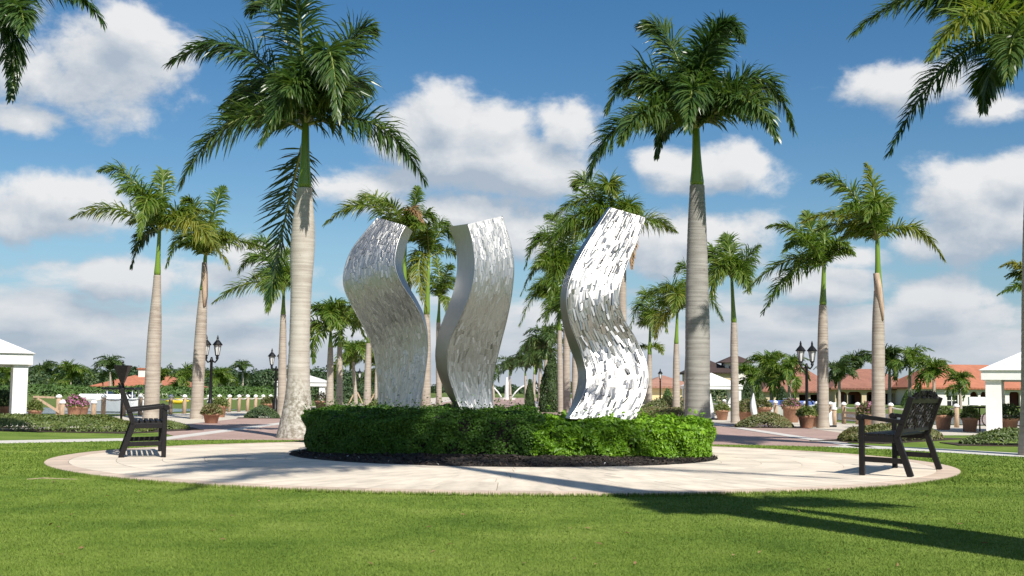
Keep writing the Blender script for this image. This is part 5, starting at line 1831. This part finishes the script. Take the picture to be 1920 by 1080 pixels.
def house(label, px0, px1, d, eave_py, ridge_py, wallm, roofm, ops, depth=10, group='houses round the marina', rear=3.0, rear_m=None, ridge=None, pier=None):
    """ops: openings in photo pixels (centre px, width px, spring py, rise px, glazed)."""
    x0, x1 = gx(px0, d), gx(px1, d)
    k = d / FPX
    ze = float(pt((px0 + px1) / 2, eave_py, d)[2])
    zr = float(pt((px0 + px1) / 2, ridge_py, d + depth / 2)[2])
    cx = (x0 + x1) / 2
    root = thing('house', label, 'house', (cx, d, 0), 0, group)
    W_ = x1 - x0
    O = []
    for (c, w, sp, rise, kind) in ops:
        O.append((gx(c, d) - cx, w * k, float(pt(c, sp, d)[2]), rise * k))
    arcade(root, (-W_ / 2, W_ / 2), 0, ze - 0.02, O, wallm)
    mb = MB()
    mb.box((-W_ / 2 + 0.15, depth / 2, ze / 2 - 0.02), (0.3, depth - 0.92, ze - 0.06))
    mb.box((W_ / 2 - 0.15, depth / 2, ze / 2 - 0.02), (0.3, depth - 0.92, ze - 0.06))
    mb.box((0, depth - 0.2, ze / 2 - 0.02), (W_ - 0.7, 0.3, ze - 0.06))
    mb.build('side_walls', wallm, root)
    if rear:
        MB().box((0, rear, ze / 2 - 0.03), (W_ - 0.64, 0.25, ze - 0.08)).build('inner_wall', rear_m or M['red_brown'], root)
        MB().box((0, depth / 2, ze - 0.12), (W_ - 0.66, depth - 1.2, 0.1)).build('ceiling', wallm, root)
    for (c, w, sp, rise), (_, _, _, _, kind) in zip(O, ops):
        if kind == 'glass':
            f = MB()
            zz = sp + rise
            f.box((c, 0.28, zz / 2), (0.09, 0.07, zz))
            f.box((c, 0.28, sp * 0.45), (w, 0.07, 0.09))
            f.box((c, 0.28, sp * 0.95), (w, 0.07, 0.09))
            wf = f.build('window', M['white'], root)
            MB().box((c, 0.34, zz / 2 + 0.1), (w + 0.05, 0.03, zz + 0.1)).build('pane', M['dark_glass'], wf)
        if kind == 'door':
            MB().box((c, rear - 0.20, sp / 2), (w * 0.8, 0.1, sp * 0.95)).build('door', M['dark_glass'], root)
    hip_roof(root, -W_ / 2, W_ / 2, 0, depth, ze, zr, roofm, 0.7, ridge)
    MB().box((0, -0.10, ze - 0.36), (W_ + 0.3, 0.2, 0.26)).build('cornice', wallm, root)
    return root


dk = M['dark_glass']
h1 = house('cream house with red hipped roof behind the tall double lamp', 1436, 1568, 172, 733, 676, M['wall_cream'], M['roof_red'],
           [(1465, 14, 738, 0, 'door'), (1486, 14, 738, 0, 'glass'), (1505, 13, 738, 0, 'door'), (1527, 14, 738, 0, 'door'), (1553, 14, 738, 0, 'door')], 11)
h2 = house('long cream arcade with low red roof between the two blown palms', 1566, 1722, 166, 728, 692, M['wall_cream'], M['roof_red'],
           [(1578, 22, 740, 6, 'door'), (1603, 26, 740, 7, 'door'), (1637, 24, 740, 7, 'door'), (1668, 22, 738, 0, 'door'), (1702, 30, 738, 0, 'door')], 9)
h3 = house('white house with bright orange roof and round arches at the right edge', 1716, 1950, 158, 727, 684, M['wall_white'], M['roof_orange'],
           [(1745, 26, 742, 6, 'door'), (1786, 20, 740, 0, 'glass'), (1827, 15, 742, 8, 'door'), (1845, 12, 742, 8, 'door'), (1866, 14, 742, 8, 'door'), (1880, 10, 742, 8, 'glass'), (1903, 20, 741, 9, 'door'), (1933, 18, 741, 9, 'door')], 12, ridge=5.0)
hb = MB()
hb.box((gx(1838, 150), 150, 0.62), (2.8, 0.5, 1.0))
tag(hb.build('low_wall', M['white']), 'low white wall in front of the white arcade', 'wall')
h4 = house('yellow house with two arched windows behind the single lamp', 1214, 1296, 128, 724, 704, M['wall_yellow'], M['roof_pink'],
           [(1248, 7, 740, 3, 'glass'), (1257.5, 6, 740, 3, 'glass'), (1278, 4, 744, 0, 'glass')], 11, rear=None)
h5 = house('far villa with dark brown roof behind the white pavilion', 1300, 1376, 212, 698, 674, M['wall_cream'], M['roof_dark'],
           [(1340, 8, 716, 3, 'glass'), (1356, 8, 716, 3, 'glass')], 14, rear=None)
# its tower
d = 214
tw = bpy.data.objects.new('tower', None)
link(tw, h5)
tcx = gx(1382, d) - h5.location.x
tz0, tz1 = 0.0, float(pt(1382, 680, d)[2])
hw = 24 * d / FPX / 2 + 0.9
twall = MB().box((tcx, 2 + hw, (tz0 + tz1) / 2), (2 * hw, 2 * hw, tz1 - tz0)).build('tower_wall', M['wall_white'], h5)
C.objects.unlink(tw)
bpy.data.objects.remove(tw)
MB().box((tcx + 0.7, 1.98, tz1 - 1.2), (0.9, 0.1, 1.3)).build('window', dk, h5)
MB().box((tcx - 1.0, 1.98, tz1 - 1.2), (0.8, 0.1, 1.3)).build('window', dk, h5)
zr = float(pt(1382, 664, d)[2])
o_ = 1.1
MB().add([(tcx - hw - o_, 2 - o_, tz1), (tcx + hw + o_, 2 - o_, tz1), (tcx + hw + o_, 2 + 2 * hw + o_, tz1), (tcx - hw - o_, 2 + 2 * hw + o_, tz1), (tcx, 2 + hw, zr)],
         [(0, 1, 4), (1, 2, 4), (2, 3, 4), (3, 0, 4), (3, 2, 1, 0)]).build('tower_roof', M['roof_dark'], h5)
h6 = house('low house with terracotta roof and chimney far behind the left bench', 178, 346, 200, 724, 699, M['wall_white'], M['roof_orange'],
           [(215, 8, 727, 0, 'glass'), (240, 8, 727, 0, 'glass'), (322, 10, 727, 0, 'door'), (333, 7, 727, 0, 'door')], 12)
chz = float(pt(265, 697, 204)[2])
MB().box((gx(265, 204) - h6.location.x, 4.5, chz - 0.9), (1.3, 1.3, 2.6)).build('chimney', M['wall_white'], h6)
MB().box((gx(265, 204) - h6.location.x, 4.5, chz + 0.5), (1.7, 1.7, 0.25)).build('chimney_cap', M['roof_orange'], h6)


# ------------------------------------------------------------------ lamps, torch, posts and ropes, pots
def lantern(mbm, mbg, c, s):
    x, y, z = c
    mbg.lathe([(0.055 * s, 0.10 * s), (0.11 * s, 0.40 * s)], 6, (x, y, z))
    mbm.lathe([(0.02 * s, -0.06 * s), (0.05 * s, 0.0), (0.04 * s, 0.05 * s), (0.075 * s, 0.095 * s), (0.06 * s, 0.10 * s)], 6, (x, y, z))
    for k in range(6):
        a = k * math.pi / 3
        mbm.beam((x + 0.058 * s * math.cos(a), y + 0.058 * s * math.sin(a), z + 0.09 * s), (x + 0.115 * s * math.cos(a), y + 0.115 * s * math.sin(a), z + 0.41 * s), 0.014 * s, 0.014 * s)
    mbm.lathe([(0.155 * s, 0.40 * s), (0.16 * s, 0.42 * s), (0.10 * s, 0.50 * s), (0.045 * s, 0.56 * s), (0.03 * s, 0.60 * s), (0.035 * s, 0.63 * s), (0.008 * s, 0.72 * s)], 8, (x, y, z))


def lamp(label, px, d, toppy, heads, s=1.15):
    H = float(pt(px, toppy, d)[2])
    root = thing('street_lamp', label, 'street lamp', (gx(px, d), d, 0), 0, 'black street lamps')
    B = M['black']
    lh = 0.72 * s
    zt_ = H - lh
    top = zt_ - 0.02
    MB().lathe([(0.16, 0), (0.16, 0.08), (0.11, 0.14), (0.10, 0.55), (0.075, 0.62), (0.06, 0.7), (0.055, top * 0.55), (0.05, top - 0.12), (0.075, top - 0.08), (0.05, top - 0.02), (0.03, top + 0.06)], 12).build('pole', B, root, smooth=True)
    offs = [-0.20, 0.20] if heads == 2 else [0.0]
    if heads == 2:
        mb = MB()
        mb.tube([(-0.20, 0, zt_ - 0.06), (-0.13, 0, zt_ - 0.15), (0, 0, zt_ - 0.10), (0.13, 0, zt_ - 0.15), (0.20, 0, zt_ - 0.06)], 0.03, 6)
        mb.build('cross_arm', B, root)
    for o in offs:
        a, g = MB(), MB()
        lantern(a, g, (o, 0, zt_), s)
        f = a.build('lantern', B, root)
        g.build('glass', M['lamp_glass'], f)


lamp('tall black lamp with two lanterns beside the palm with peeling sheath', 394, 44, 628, 2)
lamp('black lamp with two lanterns left of the second palm row', 516, 54, 653, 2)
lamp('black lamp with two lanterns in front of the red roofed house', 1513, 43, 639, 2)
lamp('small black single lantern lamp beside the far left pavilion', 614, 80, 677, 1)
lamp('thin black lamp behind the small propped palm', 668, 92, 690, 2)
lamp('single lantern lamp in front of the yellow house', 1238, 88, 691, 1)
lamp('faint double lamp beside the large cypress', 1009, 120, 713, 2)


def torch():
    dd = 35.4
    x = gx(228, dd)
    zt_ = float(pt(230, 677, dd)[2])
    zc = float(pt(230, 686, dd)[2])
    zb = float(pt(230, 722, dd)[2])
    root = thing('garden_torch', 'black garden torch with a funnel bowl behind the left bench', 'torch', (x, dd, 0))
    MB().lathe([(0.035, 0), (0.035, zb)], 10).build('pole', M['black'], root, smooth=True)
    MB().lathe([(0.03, zb - 0.02), (0.29, zc), (0.29, zc + 0.015), (0.05, zc + 0.02)], 4, rot=math.pi / 4).build('bowl', M['black'], root)
    MB().lathe([(0.025, zc), (0.03, zc + 0.05), (0.02, zc + 0.08), (0.035, zc + 0.11), (0.01, zt_)], 8).build('finial', M['black'], root)


torch()


def post_proto(h):
    mb = MB().lathe([(0.085, 0), (0.085, h - 0.10), (0.075, h - 0.09)], 10)
    cap = MB().lathe([(0.105, h - 0.095), (0.11, h - 0.05), (0.07, h), (0.01, h + 0.025)], 10)
    return mb.mesh('post', M['post'], True), cap.mesh('cap', M['white'], True)


PM, CM = post_proto(0.78)
PML, CML = post_proto(0.62)


ANCH_L = [(45, 'left edge pavilion'), (228, 'garden torch'), (283, 'green shafted palm'), (388, 'tall double lamp'), (516, 'second double lamp')]
ANCH_R = [(1308, 'shaded grey trunk'), (1378, 'v-crowned palm'), (1513, 'red house lamp'), (1543, 'blown palm'), (1647, 'palm with dry sheath'), (1735, 'right bench back')]
ORD = ['first', 'second', 'third', 'fourth', 'fifth', 'sixth', 'seventh', 'eighth', 'ninth']


def places(pxs, anchors):
    """Where each one stands: its rank on one side of the nearest landmark in view."""
    out = []
    for p in pxs:
        ax, an = min(anchors, key=lambda a: abs(a[0] - p))
        right = p >= ax
        k = sum(1 for q in pxs if (ax <= q < p if right else p < q < ax))
        out.append('%s %s of the %s' % (ORD[k], 'to the right' if right else 'to the left', an))
    return out


def post_row(pts, pxs, anchors, label, group, low=False):
    for (x, y), w in zip(pts, places(pxs, anchors)):
        root = thing('dock_post', label + ', ' + w, 'post', (x, y, 0), 0, group)
        mobj('shaft', PML if low else PM, root)
        mobj('cap', CML if low else CM, root)


def ropes(pts, pxs, anchors, h, label, group):
    mids = [(a + b) / 2 for a, b in zip(pxs[:-1], pxs[1:])]
    for a, b, w in zip(pts[:-1], pts[1:], places(mids, anchors)):
        a_, b_ = np.array([*a, h]), np.array([*b, h])
        L_ = np.linalg.norm(b_ - a_)
        if L_ > 9:
            continue
        q = [a_ * (1 - t) + b_ * t - np.array([0, 0, 0.55 * min(0.5, 0.14 + L_ * 0.03) * 4 * t * (1 - t) * 0.75]) for t in np.linspace(0, 1, 9)]
        q = [p - a_ for p in q]
        o = MB().tube(q, 0.028, 6).build('rope', M['rope'], None, tuple(a_), smooth=True)
        tag(o, label + ', ' + w, 'rope', group)


LP = [110, 155, 194, 232, 263, 295, 320, 346, 392, 411, 430, 448, 464, 479, 493, 507, 520]
lp = []
for px in LP:
    d = -20.64 / ((px - 958) / 2300 - 0.1383)
    lp.append((gx(px, d), d))
post_row(lp, LP, ANCH_L, 'roped dock post with white cap', 'left roped dock posts')
ropes(lp, LP, ANCH_L, 0.66, 'sagging white rope', 'left dock ropes')
RP = [1297, 1330, 1358, 1397, 1410, 1438, 1454, 1472, 1492, 1510, 1532, 1557, 1582, 1608, 1640, 1670]
rd = np.interp(RP, [1297, 1358, 1454, 1582, 1608, 1670], [70, 62, 54, 45.5, 44.5, 43.5])
rp = [(gx(p, d), float(d)) for p, d in zip(RP, rd)] + [(gx(1715, 42.5), 42.5), (gx(1793, 41.5), 41.5)]
RPX = RP + [1715, 1793]
post_row(rp, RPX, ANCH_R, 'roped dock post with white cap', 'right roped dock posts')
ropes(rp, RPX, ANCH_R, 0.64, 'sagging white rope', 'right dock ropes')
post_row([(gx(p, d), d) for p, d in ((117, 38.5), (176, 39.5), (393, 45.5), (1564, 43.5), (1626, 42.0))], [117, 176, 393, 1564, 1626], ANCH_L + ANCH_R, 'short mooring post', 'short mooring posts', True)
gate = thing('rail_fence', 'wooden rail fence between the posts right of the avenue', 'fence', (gx(1582, 45.2), 45.2, 0))
for z in (0.22, 0.42):
    MB().beam((0, 0, z), (gx(1608, 44.2) - gx(1582, 45.2), -1.0, z - 0.02), 0.06, 0.08).build('rail', M['post'], gate)
g2 = thing('stair_rail', 'dark wooden ramp rail left of the dock posts', 'railing', (gx(62, 40), 40, 0))
MB().beam((0, 0, 0.72), (0.7, 0, 0.70), 0.06, 0.06).build('rail', M['post'], g2)
MB().beam((0.15, 0, 0.66), (0.95, 0, 0.18), 0.07, 0.07).build('sloped_rail', M['post'], g2)
for xx in (0.02, 0.78):
    MB().beam((xx, 0.06, 0), (xx, 0.06, 0.70 if xx < 0.1 else 0.5), 0.07, 0.07, (0, 1, 0)).build('upright', M['post'], g2)
g3 = thing('iron_railing', 'black iron railing with scrolls by the right edge pavilion', 'railing', (gx(1806, 37), 37, 0))
MB().beam((0, 0, 0.72), (2.6, 0.2, 0.72), 0.05, 0.05).build('top_bar', M['black'], g3)
for i in range(6):
    MB().beam((i * 0.5, i * 0.04, 0), (i * 0.5, i * 0.04, 0.72), 0.035, 0.035, (0, 1, 0)).build('upright', M['black'], g3)
for i in range(5):
    MB().tube([(0.25 + i * 0.5 + 0.17 * math.cos(a), i * 0.04 + 0.02, 0.36 + 0.2 * math.sin(a)) for a in np.linspace(0, 2 * math.pi, 14)], 0.02, 5, False).build('ring', M['post'], g3)


def pot_meshes():
    a = MB().lathe([(0.62, 0.0), (0.66, 0.03), (0.86, 0.80), (0.98, 0.82), (1.0, 1.0), (0.88, 1.0), (0.84, 0.90)], 18).mesh('pot_body', M['terracotta'], True)
    b = MB().lathe([(0.83, 0.88), (0.83, 0.885)], 18).mesh('soil', M['soil'])
    return a, b


POT, SOIL = pot_meshes()


def pot(label, px, d, r, h, leaf, n=650, ph=0.35, tint=0.5, flowers=None, spread=1.1):
    root = thing('plant_pot', label, 'plant pot', (gx(px, d), d, 0), 0, 'terracotta pots on the plaza')
    o = mobj('pot_body', POT, root)
    r, h = r * 0.86, h * 0.92
    o.scale = (r, r, h)
    s = mobj('soil', SOIL, root)
    s.scale = (r, r, h)
    dirs = rand_dirs(n)
    dirs[:, 2] = np.abs(dirs[:, 2])
    p = dirs * np.array([r * spread, r * spread, ph]) * rng.uniform(0.45, 1.05, (n, 1)) ** 0.6 + np.array([0, 0, h * 0.93])
    no = dirs + rng.normal(0, 0.5, (n, 3))
    ti = np.clip(tint + rng.normal(0, 0.2, n), 0, 1)
    V, T, tt = leaves(p, dirs + rng.normal(0, 0.6, (n, 3)), no, 0.11, 0.04, ti)
    mobj('plant', np_mesh('plant', V, None, T, tt, [M[leaf]]), root)
    if flowers:
        m = n // (2 if px < 200 else 6)
        k = rng.integers(0, n, m)
        V, T, tt = leaves(p[k] * np.array([1.03, 1.03, 1.0]) + np.array([0, 0, 0.03]), rand_dirs(m), no[k], 0.08, 0.07, rng.uniform(0.5, 1, m))
        mobj('blossoms', np_mesh('blossoms', V, None, T, tt, [M[flowers]]), root)
    return root


pot('terracotta pot with green plant beside the left edge pavilion', 66, 37.5, 0.26, 0.36, 'shrub', 500, 0.34)
pot('big terracotta urn with a mass of pink flowers left of the garden torch', 140, 39.5, 0.30, 0.50, 'shrub', 700, 0.34, 0.4, 'pink_flower', 1.3)
pot('terracotta pot just right of the pink flower urn', 153, 41.0, 0.30, 0.46, 'shrub', 400, 0.25, 0.4, 'pink_flower', 1.0)
pot('wide terracotta pot with orange green plant at the foot of the tall lamp', 397, 37.0, 0.32, 0.32, 'red_shrub', 800, 0.30, 0.6, None, 1.2)
pot('terracotta pot with leafy plant behind the lamp foot pot', 411, 45.5, 0.36, 0.46, 'shrub', 700, 0.36, 0.5, None, 1.2)
pot('terracotta pot in front of the ropes left of the second lamp', 504, 54.5, 0.40, 0.46, 'red_shrub', 700, 0.36, 0.3)
pot('terracotta pot right of the second lamp beside the shrubs', 543, 49.5, 0.38, 0.42, 'red_shrub', 700, 0.36, 0.3)
pot('dark pot with red plant beside the left sea of pavilion columns', 602, 68, 0.45, 0.50, 'red_shrub', 600, 0.5, 0.7)
pot('terracotta pot with green plant left of the v-crowned palm', 1354, 50, 0.34, 0.44, 'shrub', 600, 0.30, 0.6)
pot('terracotta pot with yellow green plant right of the v-crowned palm', 1398, 47, 0.36, 0.44, 'red_shrub', 900, 0.50, 0.45, None, 1.4)
pot('large ribbed terracotta pot beside the white upright board', 1431, 47.5, 0.40, 0.62, 'red_shrub', 600, 0.36, 0.4)
pot('large terracotta pot with pink flowers left of the double lamp by the red house', 1484, 47.0, 0.44, 0.66, 'red_shrub', 700, 0.34, 0.5, 'pink_flower', 1.05)
pot('squat terracotta pot with green plant at the edge of the right plaza', 1512, 39.0, 0.34, 0.44, 'shrub', 700, 0.32, 0.5)
pot('darker terracotta pot half behind the blown palm trunk', 1534, 40.5, 0.32, 0.46, 'shrub', 600, 0.34, 0.3)
pot('terracotta pot with purple flowers left of the palm with the dry sheath', 1624, 40.0, 0.34, 0.46, 'red_shrub', 800, 0.44, 0.45, 'pink_flower', 1.1)
pot('terracotta pot beyond the back of the right bench', 1768, 38.5, 0.34, 0.50, 'shrub', 600, 0.3, 0.3)
pot('brown pot in front of the iron railing', 1818, 36.5, 0.30, 0.46, 'shrub', 600, 0.36, 0.3)
pot('dark pot right of the right pavilion column', 1890, 36.0, 0.36, 0.46, 'woods', 700, 0.46, 0.6)
pot('dark leafy pot inside the left pavilion', 8, 36.5, 0.40, 0.50, 'woods', 900, 0.52, 0.5)
pot('small terracotta pot before the yellow house', 1257, 70, 0.40, 0.75, 'red_shrub', 400, 0.3, 0.4)


# ------------------------------------------------------------------ small marina things
def board(label, px, d, toppy, lean):
    H = float(pt(px, toppy, d)[2])
    root = thing('upright_board', label, 'board', (gx(px, d), d, 0))
    vs = []
    n = 12
    for i in range(n + 1):
        t = i / n
        w = 0.13 * (math.sin(math.pi * min(1, 0.12 + 0.80 * t)) ** 0.7) * (1 - 0.75 * t ** 4)
        cx = lean * (t ** 1.5) - 0.08 * math.sin(math.pi * t)
        vs += [(cx - w, 0, 0.06 + (H - 0.06) * t), (cx, -0.04, 0.06 + (H - 0.06) * t), (cx + w, 0, 0.06 + (H - 0.06) * t), (cx, 0.04, 0.06 + (H - 0.06) * t)]
    fs = [(i * 4 + j, i * 4 + (j + 1) % 4, i * 4 + 4 + (j + 1) % 4, i * 4 + 4 + j) for i in range(n) for j in range(4)] + [(0, 1, 2, 3)]
    MB().add(vs, fs).build('blade', M['boat'], root, smooth=True)
    MB().box((0, 0, 0.03), (0.34, 0.22, 0.06)).build('foot', M['black'], root)


board('white curved blade-shaped board standing beside the big ribbed pot', 1418, 46.5, 737, -0.10)
board('white curved blade-shaped board near the right white pavilion', 1337, 50.5, 738, -0.10)
board('white board leaning behind the blown palm trunk', 1557, 40.5, 771, 0.05)


def boat(label, px, d, L_, cover, canopy=None):
    root = thing('motor_boat', label, 'boat', (gx(px, d), d, 0))
    vs = []
    n = 10
    for i in range(n + 1):
        t = i / n
        w = 0.75 * (1 - max(0, (t - 0.5) * 2) ** 2.2) + 0.02
        x = (t - 0.5) * L_
        sh = 0.50 + 0.22 * t ** 2
        vs += [(x, -w, sh), (x, -w * 0.65, 0.03), (x, w * 0.65, 0.03), (x, w, sh)]
    fs = [(i * 4 + j, i * 4 + j + 1, i * 4 + 5 + j, i * 4 + 4 + j) for i in range(n) for j in range(3)] + [(0, 3, 2, 1)]
    fs += [(i * 4 + 3, i * 4, i * 4 + 4, i * 4 + 7) for i in range(n)]
    MB().add(vs, fs).build('hull', M['boat'], root)
    MB().box((-0.2, 0, 0.66), (L_ * 0.45, 0.9, 0.22)).build('cover', M[cover], root, bevel=0.05)
    MB().box((L_ * 0.12, 0, 0.74), (0.06, 0.9, 0.3), Matrix.Rotation(-0.5, 3, 'Y')).build('windscreen', M['dark_glass'], root)
    if canopy:
        MB().box((-0.1, 0, 1.02), (1.5, 1.1, 0.10)).build('canopy', M['black'], root, bevel=0.04)
        for sx_ in (-0.6, 0.5):
            for sy_ in (-0.45, 0.45):
                MB().beam((sx_, sy_, 0.5), (sx_, sy_, 0.97), 0.03, 0.03, (0, 1, 0)).build('canopy_pole', M['white'], root)


boat('white motor boat with black canopy behind the left bench back', 232, 54, 2.6, 'boat', True)
boat('small open white boat behind the posts left of the torch', 190, 55, 3.0, 'boat')
boat('boat with blue cover behind the ropes near the tall right lamp', 1502, 60, 3.4, 'boat_blue')
boat('boat with blue cover behind the ropes near the big ribbed pot', 1463, 63, 2.6, 'boat_blue')
k_ = thing('kayak', 'bright yellow kayak lying behind the dock posts on the left', 'kayak', (gx(333, 55), 55, 0))
MB().tube([(-0.55, 0, 0.50), (-0.3, 0, 0.48), (0.1, 0, 0.48), (0.5, 0, 0.50)], [0.02, 0.12, 0.13, 0.03], 8).build('hull', M['yellow'], k_, smooth=True)
for sx_ in (-0.25, 0.3):
    MB().beam((sx_, 0, 0), (sx_, 0, 0.40), 0.06, 0.06, (0, 1, 0)).build('rack_leg', M['white'], k_)

# far fountain and white marker
f_ = thing('fountain', 'small white fountain with arching jets at the far end of the avenue', 'fountain', (gx(950, 185), 185, 0))
MB().lathe([(1.3, 0), (1.4, 0.3), (1.2, 0.3)], 16).build('basin', M['white'], f_)
MB().lathe([(0.35, 0.3), (0.25, 2.6), (0.05, 3.4)], 8).build('water_column', M['white'], f_, smooth=True)
for s_ in (-1, 1):
    MB().tube([(s_ * (0.8 + 4.6 * t), 0, 0.4 + 7.2 * t * (1 - t)) for t in np.linspace(0, 1, 10)], 0.12, 5).build('water_jet', M['white'], f_, smooth=True)
tag(MB().box((gx(1006, 60), 60, 0.30), (0.18, 0.18, 0.6)).build('marker_post', M['white'], bevel=0.02), 'short white marker post beside the large cypress', 'post')
# a fallen leaf stalk and a few leaves on the grass
tw_ = MB().tube([(-5.05, 12.95, 0.05), (-4.9, 13.0, 0.06), (-4.55, 13.02, 0.05)], [0.003, 0.005, 0.002], 5).build('fallen_twig', M['sheath'])
tag(tw_, 'pale dry twig lying on the lawn at the left', 'twig')


def fallen_leaves():
    n = 70
    y = 1 / (1 / 7.0 + rng.uniform(0, 1, n) * (1 / 22 - 1 / 7.0))
    x = rng.uniform(-0.42, 0.42, n) * y
    ok = outside_ring(x, y)
    x, y = x[ok], y[ok]
    m = len(x)
    P = np.stack([x, y, np.full(m, 0.022)], 1)
    V, T, ti = leaves(P, rand_dirs(m) * np.array([1, 1, 0.2]), np.tile([0, 0, 1.0], (m, 1)) + rng.normal(0, 0.25, (m, 3)), rng.uniform(0.03, 0.07, m), 0.02, rng.uniform(0, 1, m))
    o = mobj('fallen_leaves', np_mesh('fallen_leaves', V, None, T, ti, [M['frond_dry']]))
    tag(o, 'a few dry brown leaves scattered over the mown lawn', 'fallen leaves', None, 'stuff')


fallen_leaves()
